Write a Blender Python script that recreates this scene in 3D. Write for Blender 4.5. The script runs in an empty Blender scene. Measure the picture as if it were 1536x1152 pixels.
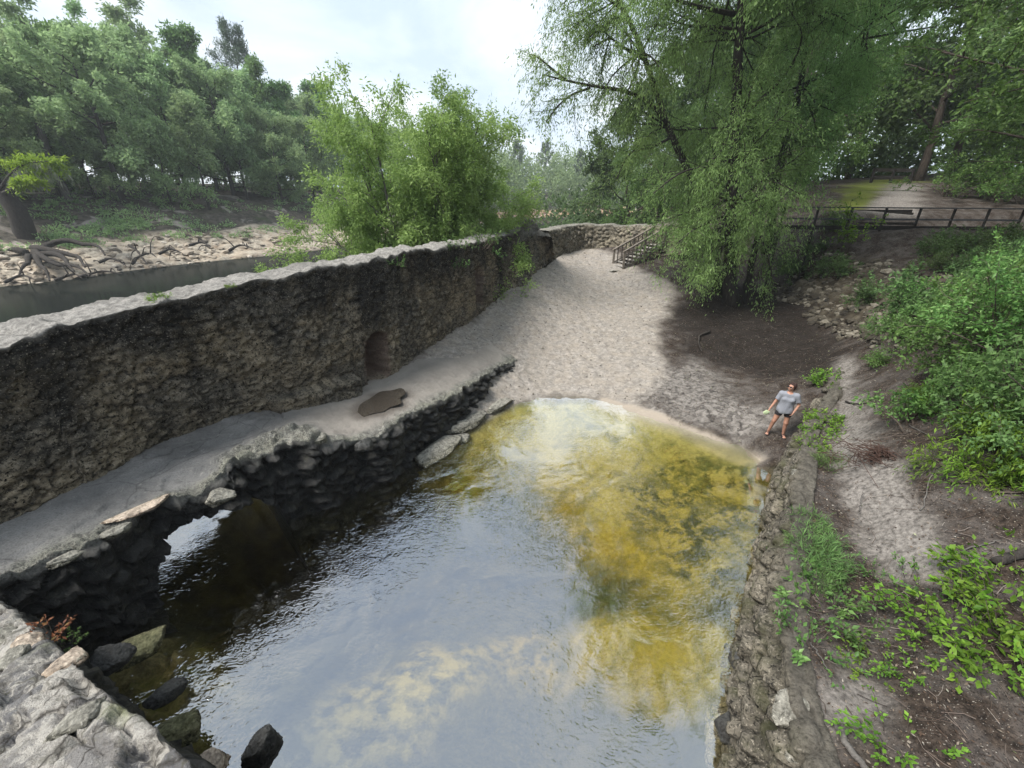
import bpy, math, random
import numpy as np
C = bpy.context.scene.collection
SC = bpy.context.scene
rng = np.random.default_rng(7)
# ------------------------------------------------------------------ camera model (used to place real points in the world)
F = 621.; PITCH = math.atan(281/621.); H = 6.6
cp, sp = math.cos(PITCH), math.sin(PITCH)
def ray(px, py):
    x = (px-768)/F; y = (py-576)/F
    return np.array([x, cp-y*sp, -sp-y*cp])
def at(px, py, z):
    d = ray(px, py); t = (z-H)/d[2]; p = d*t; p[2] += H; return p
def atD(px, py, D):
    d = ray(px, py); t = D/math.hypot(d[0], d[1]); p = d*t; p[2] += H; return p
def aty(px, py, Y):
    d = ray(px, py); t = Y/d[1]; p = d*t; p[2] += H; return p
cam = bpy.data.objects.new('camera', bpy.data.cameras.new('camera')); C.objects.link(cam)
cam.location = (0, 0, H); cam.rotation_euler = (math.pi/2-PITCH, 0, 0)
cam.data.sensor_width = 36; cam.data.lens = 36*F/1536; cam.data.clip_start = .05; cam.data.clip_end = 2000
SC.camera = cam
# ------------------------------------------------------------------ noise
def _hash(ix, iy, iz, seed):
    h = (ix.astype(np.int64)*374761393 + iy.astype(np.int64)*668265263 + iz.astype(np.int64)*2147483647 + seed*1274126177) & 0xffffffff
    h = ((h ^ (h >> 13))*1274126177) & 0xffffffff
    h = ((h ^ (h >> 16))*2246822519) & 0xffffffff
    return ((h ^ (h >> 15)) & 0xffffff)/float(0xffffff)
def vnoise(P, seed=0):
    P = np.asarray(P, float); i = np.floor(P); f = P-i; f = f*f*(3-2*f); r = 0
    for dx in (0, 1):
        for dy in (0, 1):
            for dz in (0, 1):
                w = (f[:, 0] if dx else 1-f[:, 0])*(f[:, 1] if dy else 1-f[:, 1])*(f[:, 2] if dz else 1-f[:, 2])
                r = r + w*_hash(i[:, 0]+dx, i[:, 1]+dy, i[:, 2]+dz, seed)
    return r*2-1
def fbm(P, oct=4, seed=0, gain=.5):
    P = np.asarray(P, float); a = 1; s = 0; n = 0
    for k in range(oct):
        s = s + a*vnoise(P*2**k+k*17.3, seed+k); n += a; a *= gain
    return s/n
def worley(P, seed=0, jit=.9):
    """F1, F2, cell random number"""
    P = np.asarray(P, float); i = np.floor(P); n = len(P)
    f1 = np.full(n, 9.); f2 = np.full(n, 9.); cv = np.zeros(n)
    zr = (0,) if np.ptp(P[:, 2]) == 0 else (-1, 0, 1)
    for dx in (-1, 0, 1):
        for dy in (-1, 0, 1):
            for dz in zr:
                a, b, c = i[:, 0]+dx, i[:, 1]+dy, i[:, 2]+dz
                q = np.stack([a+.5+jit*(_hash(a, b, c, seed)-.5), b+.5+jit*(_hash(a, b, c, seed+1)-.5),
                              c+(.5+jit*(_hash(a, b, c, seed+2)-.5) if len(zr) > 1 else 0*c)], 1)
                d = np.sqrt(((P-q)**2).sum(1)); m = d < f1
                f2 = np.where(m, f1, np.minimum(f2, d)); cv = np.where(m, _hash(a, b, c, seed+5), cv); f1 = np.where(m, d, f1)
    return f1, f2, cv
def sstep(a, b, x):
    t = np.clip((x-a)/(b-a), 0, 1); return t*t*(3-2*t)
def sd_poly(P, poly):
    """signed distance to polygon, negative inside"""
    P = np.asarray(P)[:, :2]; V = np.asarray(poly)[:, :2]; d = np.full(len(P), 1e9); ins = np.zeros(len(P), bool)
    for a, b in zip(V, np.roll(V, -1, 0)):
        e = b-a; w = P-a; t = np.clip((w@e)/max(e@e, 1e-9), 0, 1); q = w-t[:, None]*e
        d = np.minimum(d, (q**2).sum(1))
        c = ((a[1] <= P[:, 1]) & (b[1] > P[:, 1])) | ((b[1] <= P[:, 1]) & (a[1] > P[:, 1]))
        if b[1] != a[1]:
            xi = a[0]+(P[:, 1]-a[1])/(b[1]-a[1])*(b[0]-a[0]); ins ^= c & (P[:, 0] < xi)
    return np.where(ins, -np.sqrt(d), np.sqrt(d))
def sd_line(P, line):
    """signed distance to open polyline, positive to the RIGHT of its direction; also arc position"""
    P = np.asarray(P)[:, :2]; V = np.asarray(line)[:, :2]; d = np.full(len(P), 1e9); s = np.ones(len(P)); arc = np.zeros(len(P)); L = 0
    for a, b in zip(V[:-1], V[1:]):
        e = b-a; w = P-a; t = np.clip((w@e)/max(e@e, 1e-9), 0, 1); q = w-t[:, None]*e; dd = np.sqrt((q**2).sum(1)); le = math.hypot(*e)
        m = dd < d; s = np.where(m, np.sign(w[:, 0]*e[1]-w[:, 1]*e[0]), s); arc = np.where(m, L+t*le, arc); d = np.where(m, dd, d); L += le
    return d*s, arc
def resample(pts, n=None, step=None, smooth=True):
    pts = np.asarray(pts, float)
    L = np.r_[0, np.cumsum(np.sqrt(((pts[1:]-pts[:-1])**2).sum(1)))]
    if n is None: n = int(L[-1]/step)+2
    t = np.linspace(0, L[-1], n)
    if not smooth or len(pts) < 3: return np.stack([np.interp(t, L, pts[:, k]) for k in range(pts.shape[1])], 1)
    return hermite(L, pts, t)
def hermite(L, pts, t):
    L = np.asarray(L, float); m = np.gradient(pts, L, axis=0)
    i = np.clip(np.searchsorted(L, t)-1, 0, len(L)-2); h = (L[i+1]-L[i]); u = ((t-L[i])/h)[:, None]; h = h[:, None]
    return (2*u**3-3*u**2+1)*pts[i]+(u**3-2*u**2+u)*h*m[i]+(-2*u**3+3*u**2)*pts[i+1]+(u**3-u**2)*h*m[i+1]
# ------------------------------------------------------------------ mesh building
def mesh(name, V, Q, mat=None, parent=None, attrs=None, smooth=True, tris=False, mats=None, matidx=None):
    V = np.ascontiguousarray(V, np.float32); Q = np.ascontiguousarray(Q, np.int32); k = Q.shape[1]
    me = bpy.data.meshes.new(name); me.vertices.add(len(V)); me.vertices.foreach_set('co', V.ravel())
    me.loops.add(Q.size); me.loops.foreach_set('vertex_index', Q.ravel())
    me.polygons.add(len(Q)); me.polygons.foreach_set('loop_start', np.arange(0, Q.size, k, dtype=np.int32))
    try: me.polygons.foreach_set('loop_total', np.full(len(Q), k, np.int32))
    except Exception: pass
    me.polygons.foreach_set('use_smooth', np.full(len(Q), smooth))
    if attrs:
        for an, av in attrs.items():
            a = me.attributes.new(an, 'FLOAT', 'POINT'); a.data.foreach_set('value', np.ascontiguousarray(av, np.float32))
    for m in (mats or ([mat] if mat else [])): me.materials.append(m)
    if matidx is not None: me.polygons.foreach_set('material_index', np.ascontiguousarray(matidx, np.int32))
    me.update(calc_edges=True); me.validate()
    o = bpy.data.objects.new(name, me); C.objects.link(o)
    if parent: o.parent = parent
    return o
def gridq(n, m, wrap=False):
    i = np.arange(n-1)[:, None]; j = np.arange(m if wrap else m-1)[None]; j2 = (j+1) % m
    return np.stack([(i*m+j).ravel(), ((i+1)*m+j).ravel(), ((i+1)*m+j2).ravel(), (i*m+j2).ravel()], 1)
def tag(o, label, cat, group=None, kind=None):
    if label: o['label'] = label
    if cat: o['category'] = cat
    if group: o['group'] = group
    if kind: o['kind'] = kind
    return o
def empty(name, loc=(0, 0, 0), rz=0):
    o = bpy.data.objects.new(name, None); C.objects.link(o); o.location = loc; o.rotation_euler = (0, 0, rz); o.empty_display_size = .2; return o
def structure(o): o['kind'] = 'structure'; return o
def copy_tree(o, parent=None):
    c = o.copy(); C.objects.link(c)
    if parent: c.parent = parent
    for ch in list(o.children): copy_tree(ch, c)
    return c
class MB:
    """collects tubes and boxes into one mesh"""
    def __init__(s): s.V = []; s.Q = []; s.n = 0
    def add(s, V, Q): s.V.append(np.asarray(V, float)); s.Q.append(np.asarray(Q)+s.n); s.n += len(V)
    def tube(s, pts, rad, k=6, cap=True):
        pts = np.asarray(pts, float); n = len(pts); rad = np.broadcast_to(np.asarray(rad, float), (n,))
        T = np.gradient(pts, axis=0); T /= np.linalg.norm(T, axis=1)[:, None]+1e-9
        ref = np.array([0, 0, 1.]) if abs(T[:, 2]).mean() < .8 else np.array([1., 0, 0])
        A = np.cross(T, ref); A /= np.linalg.norm(A, axis=1)[:, None]+1e-9; B = np.cross(T, A)
        a = np.linspace(0, 2*np.pi, k, endpoint=False)
        V = pts[:, None]+rad[:, None, None]*(A[:, None]*np.cos(a)[None, :, None]+B[:, None]*np.sin(a)[None, :, None])
        s.add(V.reshape(-1, 3), gridq(n, k, True))
        if cap and k == 4: s.Q.append(np.array([[0, 1, 2, 3], [s_ for s_ in (3, 2, 1, 0)]])+np.array([[s.n-4*n], [s.n-4]]))
        elif cap and k == 6:
            for b in (s.n-6*n, s.n-6): s.Q.append(np.array([[0, 1, 2, 3], [0, 3, 4, 5]])+b)
    def box(s, c, d, R=None, bev=.0):
        v = np.array([[x, y, z] for x in (-1, 1) for y in (-1, 1) for z in (-1, 1)])*np.asarray(d)/2
        if R is not None: v = v@np.asarray(R).T
        s.add(v+np.asarray(c), [[0, 1, 3, 2], [4, 6, 7, 5], [0, 4, 5, 1], [2, 3, 7, 6], [0, 2, 6, 4], [1, 5, 7, 3]])
    def beam(s, a, b, w, h):
        """box from a to b, w wide (horizontal), h high"""
        a = np.asarray(a, float); b = np.asarray(b, float); t = b-a; L = np.linalg.norm(t); t /= L
        side = np.cross(t, [0, 0, 1.]); 
        if np.linalg.norm(side) < 1e-3: side = np.array([1., 0, 0])
        side /= np.linalg.norm(side); up = np.cross(side, t)
        s.box((a+b)/2, (L, w, h), np.stack([t, side, up], 1))
    def build(s, name, mat, parent=None, smooth=False):
        return mesh(name, np.concatenate(s.V), np.concatenate(s.Q), mat, parent, smooth=smooth)
# ------------------------------------------------------------------ materials
class MT:
    def __init__(s, name):
        s.m = bpy.data.materials.new(name); s.m.use_nodes = True; s.t = s.m.node_tree; s.t.nodes.clear()
        s.out = s.t.nodes.new('ShaderNodeOutputMaterial')
    def n(s, typ, ins=None, **pr):
        nd = s.t.nodes.new('ShaderNode'+typ)
        for k, v in pr.items(): setattr(nd, k, v)
        for k, v in (ins or {}).items(): s.set(nd.inputs[k], v)
        return nd
    def set(s, sock, v):
        if isinstance(v, bpy.types.NodeSocket): s.t.links.new(v, sock)
        elif isinstance(v, bpy.types.Node): s.t.links.new(v.outputs[0], sock)
        else:
            if sock.type == 'RGBA' and len(v) == 3: v = (*v, 1)
            sock.default_value = v
    def coord(s, scale=None, kind='Object'):
        c = s.n('TexCoord').outputs[kind]
        if scale is not None: c = s.n('Mapping', {'Vector': c, 'Scale': scale if hasattr(scale, '__len__') else (scale,)*3}).outputs[0]
        return c
    def noise(s, vec, scale, detail=4, rough=.6, dist=0): return s.n('TexNoise', {'Vector': vec, 'Scale': scale, 'Detail': detail, 'Roughness': rough, 'Distortion': dist}).outputs[0]
    def vor(s, vec, scale, feature='F1', out='Distance', rnd=1): 
        return s.n('TexVoronoi', {'Vector': vec, 'Scale': scale, 'Randomness': rnd}, feature=feature).outputs[out]
    def ramp(s, fac, *stops):
        r = s.n('ValToRGB', {'Fac': fac}); e = r.color_ramp.elements
        while len(e) < len(stops): e.new(.5)
        for i, (p, c) in enumerate(stops):
            e[i].position = p; e[i].color = (c, c, c, 1) if not hasattr(c, '__len__') else (*c, 1)
        return r.outputs[0]
    def mix(s, fac, a, b, mode='MIX'):
        n = s.n('Mix', data_type='RGBA', blend_type=mode); s.set(n.inputs[0], fac); s.set(n.inputs[6], a); s.set(n.inputs[7], b); return n.outputs[2]
    def math(s, op, a, b=0., c=None, clamp=False):
        n = s.n('Math', operation=op, use_clamp=clamp); s.set(n.inputs[0], a); s.set(n.inputs[1], b)
        if c is not None: s.set(n.inputs[2], c)
        return n.outputs[0]
    def attr(s, name): return s.n('Attribute', attribute_name=name).outputs['Fac']
    def bump(s, h, strength=.5, dist=.05, normal=None):
        d = {'Height': h, 'Strength': strength, 'Distance': dist}
        if normal: d['Normal'] = normal
        return s.n('Bump', d).outputs[0]
    def bsdf(s, color, rough=.9, normal=None, spec=.3, **k):
        d = {'Base Color': color, 'Roughness': rough, 'Specular IOR Level': spec}
        if normal: d['Normal'] = normal
        d.update(k); return s.n('BsdfPrincipled', d).outputs[0]
    def done(s, surf, vol=None):
        s.set(s.out.inputs['Surface'], surf)
        if vol: s.set(s.out.inputs['Volume'], vol)
        return s.m
def mat_simple(name, col, rough=.8, var=.3, scale=8, bump=.3, bd=.01, spec=.3, stretch=(1, 1, 1)):
    m = MT(name); v = m.coord(stretch); n = m.noise(v, scale, 6, .65)
    lo = tuple(c*(1-var) for c in col); hi = tuple(min(1, c*(1+var)) for c in col)
    return m.done(m.bsdf(m.ramp(n, (.3, lo), (.7, hi)), rough, m.bump(n, bump, bd), spec))
def mat_leaf(name, dark, light, third=None, trans=.35, clump=.35, rough=.55):
    m = MT(name); rnd = m.n('NewGeometry').outputs['Random Per Island']
    n = m.noise(m.coord(), clump, 3, .6)
    f = m.math('ADD', m.math('MULTIPLY', rnd, .55), m.math('MULTIPLY_ADD', n, 1.5, -.5), clamp=True)
    col = m.ramp(f, (.1, dark), (.8, light), *([(1., third)] if third else []))
    ob = m.n('ObjectInfo').outputs['Random']
    hsv = m.n('HueSaturation', {'Hue': m.math('MULTIPLY_ADD', ob, .03, .485), 'Saturation': 1., 'Value': m.math('MULTIPLY_ADD', ob, .3, .85), 'Color': col}).outputs[0]
    d = m.bsdf(hsv, rough, spec=.25); t = m.n('BsdfTranslucent', {'Color': hsv}).outputs[0]
    return m.done(m.n('MixShader', {0: trans, 1: d, 2: t}).outputs[0])
def mat_bark(name, col=(.05, .042, .036), col2=(.13, .115, .1)):
    m = MT(name); v = m.coord((6, 6, 1.2)); n = m.noise(v, 2.2, 6, .7, .6)
    return m.done(m.bsdf(m.ramp(n, (.35, col), (.7, col2)), .95, m.bump(n, .8, .03)))
# ------------------------------------------------------------------ plan of the place
WB = np.array([(-9.2, .6, 2.2), (-8.6, 3.2, 2.0), at(100, 736, 1.85), at(187, 690, 1.8), at(273, 647, 1.75), at(393, 617, 1.5), at(470, 602, 1.4),
               at(570, 572, 1.25), at(620, 535, 1.48), at(703, 480, 1.9), at(760, 430, 2.57), at(800, 408, 2.9), at(832, 382, 3.1)])
WTp = np.array([(-9.9, 1.2, 4.4), (-8.9, 3.6, 4.4), at(0, 519, 4.5), at(100, 487, 4.6), at(200, 462, 4.7), at(345, 428, 4.8), at(440, 410, 4.88),
                at(555, 389, 4.95), at(612, 379, 5), at(697, 367, 4.95), at(757, 353, 4.95), at(797, 343, 4.95), at(828, 354, 4.6)])
BANK = np.array([(-9.6, -30), (-10.2, 0), *[tuple(p[:2]) for p in (WTp[1:]+np.array([-.55, .35, 0]))], (4.2, 32.6), (11, 35), (17, 46), (30, 72), (46, 110), (72, 150), (175, 205)])
FAR = np.array([(-70, -30), (-52, 18), at(0, 430, -.3)[:2], at(100, 419, -.3)[:2], at(190, 407, -.3)[:2], at(300, 394, -.3)[:2], at(470, 376, -.3)[:2], (-18, 90), (-8, 125), (4, 153), (28, 169), (60, 178), (165, 240)])
LE = np.array([(-7.0, 1.2, 2.1), at(0, 878, 1.9), at(130, 812, 1.8), at(190, 782, 1.75), at(250, 752, 1.72), at(330, 715, 1.72), at(385, 690, 1.72), at(495, 660, 1.58),
               at(545, 657, 1.38), at(610, 625, 1.3), at(680, 590, 1.1), at(760, 545, .82), (.25, 15.3, .72)])
LWI = [0, 1, 2, 3, 4, 4.5, 5, 5.7, 6.2, 7, 7.6, 8.5, 8.9]            # matching place along the foot of the big wall
NW = np.array([(-9.0, 4.6, 2.0), at(0, 905, 2.0), at(60, 950, 2.6), at(150, 1030, 3.2), at(290, 1152, 3.75), (-.7, .35, 4.7), (.6, .1, 5.0), (2.2, .3, 4.6)])
RT = np.array([(1.9, -.5, 2.0), (2.5, 1.0, 1.9), at(1200, 1100, 1.8), at(1190, 960, 1.8), at(1193, 800, 1.75), at(1207, 700, 1.65), at(1232, 630, 1.7), at(1252, 575, 1.75), at(1262, 545, 1.8)])
RBL = np.array([(1.4, -3.5), (1.7, -.5), (2.2, 1.0), at(1088, 1100, 0)[:2], at(1110, 960, 0)[:2], at(1143, 800, 0)[:2], at(1172, 700, .1)[:2], at(1208, 638, .6)[:2], at(1240, 575, 1.2)[:2], at(1256, 548, 1.5)[:2]])
RBA = np.r_[0, np.cumsum(np.linalg.norm(np.diff(RBL, axis=0), axis=1))]; RBT = np.r_[2.0, RT[:, 2]]
LAND = np.r_[BANK, [(400, 300), (400, -200), (-9.6, -200)]]
# ------------------------------------------------------------------ ground height
CP = [  # (px, py, z) on the ground
 (790, 602, 0), (850, 598, 0), (900, 602, 0), (960, 620, 0), (1020, 642, 0), (1080, 664, 0), (690, 640, .12), (740, 612, .06),
 (830, 560, .3), (900, 560, .36), (1000, 600, .3), (850, 500, .95), (950, 500, .95), (870, 450, 1.6), (960, 440, 1.7), (930, 402, 2.55), (880, 376, 3.1), (840, 388, 3.0),
 (620, 535, 1.42), (703, 480, 1.85), (760, 430, 2.5), (800, 408, 2.85), (690, 545, 1.15), (760, 520, .95),
 (1165, 655, .4), (1090, 620, .45), (1050, 560, .6), (1040, 500, 1.0), (1090, 470, 1.35), (1180, 560, .8), (1150, 500, 1.15), (1230, 500, 1.4), (1180, 430, 2.0), (1060, 420, 2.2), (1000, 420, 2.4),
 (1205, 720, 1.5), (1300, 730, 1.9), (1350, 830, 1.9), (1330, 1000, 1.85), (1275, 620, 1.85), (1265, 545, 1.9), (1250, 1100, 1.8),
 (1400, 640, 2.6), (1450, 560, 3.3), (1500, 480, 4.1), (1536, 600, 3.5), (1536, 800, 2.6), (1500, 950, 2.2), (1536, 1100, 2.0), (1350, 540, 2.5), (1290, 505, 2.1), (1400, 500, 3.2),
 (1330, 352, 4.95), (1230, 350, 4.8), (1450, 352, 5.0), (1250, 410, 3.2), (1350, 430, 3.4), (1440, 430, 3.9), (1536, 400, 4.9),
 (1150, 690, -.05), (1100, 690, -.25), (980, 690, -.5), (880, 640, -.25), (900, 760, -.75), (1050, 760, -.55), (1100, 850, -.5), (1000, 850, -.7), (760, 640, -.25), (700, 690, -.4), (600, 720, -.6), (640, 700, -.35),
 (700, 780, -1.6), (780, 760, -1.5), (550, 800, -2.2), (500, 900, -2.6), (650, 900, -2.4), (850, 900, -2.3), (880, 870, -1.8), (930, 960, -.8), (1000, 1000, -.8), (1050, 1000, -.9), (900, 1060, -2.0), (980, 1080, -2.0), (700, 1000, -1.2), (600, 1100, -.8), (520, 1120, -.9),
 (800, 1120, -2), (400, 1000, -1.3), (330, 900, -1.3), (250, 900, -1.0), (270, 1000, .0), (210, 980, .5), (160, 990, .6), (250, 1090, .35), (310, 1120, .2), (350, 1040, -.5), (450, 1140, -.6), (700, 1150, -1.6), (1040, 1140, -1.0)]
CPW = [tuple(at(*c)) for c in CP] + [(-8, 6, .6), (-9, 3, .6), (-7, 1, .8), (-3, 12, .8), (-4.5, 11.5, .9), (0, -2, -.5), (2, -1, .2), (-4, 0, .8), (0, 2, -1.5),
 (4.4, 1.5, 1.85), (4.5, -2, 1.9), (9, 2, 2.4), (12, 3, 3.8), (12, -8, 4.5), (14, 8, 4.1), (16, 12, 4.3), (20, 5, 5.0), (25, 12, 4.9), (30, -5, 8), (18, 18, 4.4), (28, 20, 5.0), (34, 24, 5.8),
 (24, 27, 5.6), (27, 30, 6.3), (30, 34, 7.1), (33, 40, 7.7), (24, 36, 7.2), (20, 30, 5.6), (45, 25, 7.0), (50, 50, 9), (45, 5, 9), (33, 60, 8), (60, 100, 9), (12, 30, 4.4), (16, 36, 5.2), (15, 29.5, 5.0), (8, 31, 3.7), (5, -10, 2), (-8, -12, 1.5), (90, 120, 10), (90, 20, 11), (60, -20, 10)]
CPW = np.array(CPW)
def _tps(P, Q): 
    r2 = ((P[:, None, :2]-Q[None, :, :2])**2).sum(2); return .5*r2*np.log(r2+1e-9)
_n = len(CPW); _K = _tps(CPW, CPW)+np.eye(_n)*.6; _B = np.c_[np.ones(_n), CPW[:, :2]]
_sol = np.linalg.solve(np.block([[_K, _B], [_B.T, np.zeros((3, 3))]]), np.r_[CPW[:, 2], 0, 0, 0])
def h0(P):
    P = np.atleast_2d(P)[:, :2]; out = np.zeros(len(P))
    for a in range(0, len(P), 20000):
        q = P[a:a+20000]; out[a:a+20000] = _tps(q, CPW)@_sol[:_n]+np.c_[np.ones(len(q)), q]@_sol[_n:]
    return out
def height(P, fine=True):
    P = np.atleast_2d(P)[:, :2]
    z = np.clip(h0(P), -3.2, 14)
    d = -sd_poly(P, LAND)
    z = -2+(z+2)*sstep(-.4, .3, d)
    # the retaining wall: pool bed on its left, foot path level with its top on its right
    ds, ar = sd_line(P, RBL); zt = np.interp(ar, RBA, RBT); on = sstep(-3., -.5, P[:, 1])
    z = np.where((ds <= .36) & (P[:, 1] < 9.2) & (ar > .01), np.minimum(z, -.45-.1*sstep(0, 1.2, .1-ds)), z)
    k = sstep(1.9, .55, ds)*sstep(.34, .40, ds)*(ar < RBA[-1]-.01); z = z+(np.maximum(zt-.03, z)-z)*k
    k = sstep(.9, .35, np.hypot(P[:, 0]-7.5, P[:, 1]-10.1)); z = z+(.42-z)*k
    k = sstep(20.6, 22.0, P[:, 1])*(1-sstep(25.3, 26.6, P[:, 1]))*sstep(15.6, 17.6, P[:, 0])*(1-sstep(29, 32, P[:, 0])); z = z+(4.95-z)*k      # level walkway behind the railing
    r = np.hypot(P[:, 0]+4.2, P[:, 1]-20.5); z = np.maximum(z, .35-np.maximum(r-3, 0)*.5)*(d < 0)+z*(d >= 0)   # little spit the green bush grows on
    if fine:
        Q = np.c_[P, np.zeros(len(P))]
        z = z+.05*fbm(Q*.7, 4, 3)+.022*fbm(Q*3.1, 3, 9)
    return z
def hit(px, py, tmin=1.5):
    d = ray(px, py); t = np.geomspace(tmin, 120, 600); P = d[None]*t[:, None]+[0, 0, H]
    i = np.argmax(P[:, 2] < height(P)); return P[i]
# ------------------------------------------------------------------ sky and sun
W = bpy.data.worlds.new('World'); SC.world = W; W.use_nodes = True; wt = W.node_tree; wt.nodes.clear()
SUN_EL, SUN_AZ = math.radians(56), math.radians(-112)            # azimuth from +Y towards +X
wo = wt.nodes.new('ShaderNodeOutputWorld'); bg = wt.nodes.new('ShaderNodeBackground'); bg.inputs['Strength'].default_value = .1
sky = wt.nodes.new('ShaderNodeTexSky'); sky.sky_type = 'NISHITA'; sky.sun_disc = False; sky.sun_elevation = SUN_EL; sky.sun_rotation = SUN_AZ
sky.air_density = 1.0; sky.dust_density = .6
tc = wt.nodes.new('ShaderNodeTexCoord'); sx = wt.nodes.new('ShaderNodeSeparateXYZ'); wt.links.new(tc.outputs['Generated'], sx.inputs[0])
mp = wt.nodes.new('ShaderNodeMapping'); mp.inputs['Scale'].default_value = (1, 1, 2.6); mp.inputs['Location'].default_value = (.35, .1, .2); wt.links.new(tc.outputs['Generated'], mp.inputs[0])
def wnoise(scale, det, rough, dist=0):
    n = wt.nodes.new('ShaderNodeTexNoise'); wt.links.new(mp.outputs[0], n.inputs['Vector'])
    for k, v in (('Scale', scale), ('Detail', det), ('Roughness', rough), ('Distortion', dist)): n.inputs[k].default_value = v
    return n.outputs[0]
def wramp(f, *st):
    r = wt.nodes.new('ShaderNodeValToRGB'); wt.links.new(f, r.inputs[0]); e = r.color_ramp.elements
    while len(e) < len(st): e.new(.5)
    for i, (p, c) in enumerate(st): e[i].position = p; e[i].color = (*c, 1) if hasattr(c, '__len__') else (c, c, c, 1)
    return r.outputs[0]
def wmix(f, a, b, mode='MIX'):
    m = wt.nodes.new('ShaderNodeMix'); m.data_type = 'RGBA'; m.blend_type = mode
    for i, v in ((0, f), (6, a), (7, b)):
        if hasattr(v, 'links'): wt.links.new(v, m.inputs[i])
        else: m.inputs[i].default_value = v
    return m.outputs[2]
cloud = wramp(wnoise(1.7, 4, .5, .5), (.30, .9), (.62, 1.))       # how thick the cloud veil is
shade = wramp(wnoise(2.6, 6, .55, .4), (.36, (.60, .71, .87)), (.50, (.75, .84, .94)), (.66, (.97, 1., 1.02)))   # grey-blue undersides to white tops
sc = wt.nodes.new('ShaderNodeVectorMath'); sc.operation = 'SCALE'; wt.links.new(shade, sc.inputs[0]); sc.inputs['Scale'].default_value = 3.05
wt.links.new(wmix(cloud, sky.outputs[0], sc.outputs[0]), bg.inputs['Color']); wt.links.new(bg.outputs[0], wo.inputs[0])
sun = bpy.data.objects.new('sun', bpy.data.lights.new('sun', 'SUN')); C.objects.link(sun)
sun.data.energy = 1.5; sun.data.angle = math.radians(24); sun.data.color = (1, .96, .9)
sd = np.array([math.sin(SUN_AZ)*math.cos(SUN_EL), math.cos(SUN_AZ)*math.cos(SUN_EL), math.sin(SUN_EL)])
from mathutils import Vector
sun.rotation_euler = Vector(sd).to_track_quat('Z', 'Y').to_euler()
SC.view_settings.view_transform = 'Standard'; SC.view_settings.look = 'None'; SC.view_settings.gamma = 1; SC.view_settings.exposure = 2.08
SC.render.engine = 'CYCLES'; SC.cycles.max_bounces = 10; SC.cycles.diffuse_bounces = 5; SC.cycles.glossy_bounces = 2; SC.cycles.transmission_bounces = 5; SC.cycles.transparent_max_bounces = 6; SC.cycles.volume_bounces = 0
SC.cycles.use_denoising = True; SC.cycles.sample_clamp_indirect = 4; SC.cycles.sample_clamp_direct = 6
SC.cycles.volume_step_rate = 4; SC.cycles.caustics_reflective = False; SC.cycles.caustics_refractive = False
# ------------------------------------------------------------------ ground sheet
def spread(a, b, step): return np.arange(a, b, step)
gx = np.r_[-260, -160, -110, -80, -60, -45, -34, -26, -20, -16, -13, spread(-11, 15, .085), spread(15, 26, .2), spread(26, 60, 1.2), spread(60, 140, 6), 160, 200, 260]
gy = np.r_[-160, -90, -55, -35, -22, -14, -9, -6, -4, -2.5, spread(-1.5, 22, .085), spread(22, 36, .16), spread(36, 70, 1.), spread(70, 190, 5), 210, 260, 330]
GX, GY = np.meshgrid(gx, gy, indexing='ij'); GP = np.c_[GX.ravel(), GY.ravel()]
GZ = height(GP)
G3 = np.c_[GP, np.zeros(len(GP))]
n1 = fbm(G3*1.1, 4, 21); n2 = fbm(G3*4.5, 3, 31); n3 = fbm(G3*.45, 3, 41)
def zone(pix, soft=.5, wob=.5, pts=None):
    poly = np.array([hit(*p)[:2] for p in pix]) if pts is None else np.array(pts)
    return 1-sstep(-soft, soft, sd_poly(GP, poly)+wob*n1+wob*.6*n2)
z_sand = zone([(786, 606), (850, 602), (905, 606), (985, 632), (960, 596), (985, 575), (1000, 540), (985, 500), (1000, 462), (1020, 440), (965, 408), (940, 390), (890, 372), (835, 380), (800, 402), (755, 430), (700, 480), (610, 545), (540, 600), (600, 660), (700, 640)], .45, .45)
z_strip = zone([(900, 596), (960, 612), (1020, 633), (1080, 655), (1120, 672), (1150, 690), (1130, 700), (1060, 676), (1000, 652), (940, 632), (890, 612)], .12, .12)
z_grey = zone([(960, 560), (1040, 540), (1110, 580), (1150, 640), (1140, 680), (1040, 640), (960, 610)], .7, .9)
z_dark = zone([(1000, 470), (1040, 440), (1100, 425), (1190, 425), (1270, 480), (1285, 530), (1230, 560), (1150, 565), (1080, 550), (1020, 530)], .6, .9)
z_path = np.maximum(zone([(1258, 535), (1282, 535), (1300, 600), (1320, 680), (1400, 780), (1430, 850), (1350, 860), (1280, 780), (1250, 690), (1252, 610)], .22, .3),
                    .9*zone([(1215, 1030), (1290, 990), (1320, 1100), (1260, 1130), (1220, 1120)], .25, .4))
z_far = zone([(1240, 380), (1420, 392), (1440, 360), (1230, 356)], .6, .6)
pxY = lambda px, Y: (ray(px, 288)[0]/ray(px, 288)[1]*Y, Y)
z_trail = zone(None, .35, .4, [pxY(1292, 26.2), pxY(1392, 26.2), pxY(1390, 29), pxY(1380, 33), pxY(1372, 39), pxY(1338, 38), pxY(1325, 33), pxY(1305, 29)])
z_lawn = zone(None, .7, .9, [pxY(1262, 28), pxY(1300, 28.5), pxY(1322, 33), pxY(1338, 38.5), pxY(1370, 40), pxY(1370, 46), pxY(1300, 46), pxY(1265, 36)])
z_rock = zone([(130, 1000), (200, 930), (330, 1000), (350, 1060), (300, 1140), (200, 1140)], .3, .4)
z_embank = zone([(1165, 440), (1200, 400), (1290, 395), (1400, 420), (1450, 470), (1400, 520), (1300, 500), (1230, 470)], .5, .5)
depth = -GZ
z_bed = sstep(-.06, .1, depth)
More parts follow.
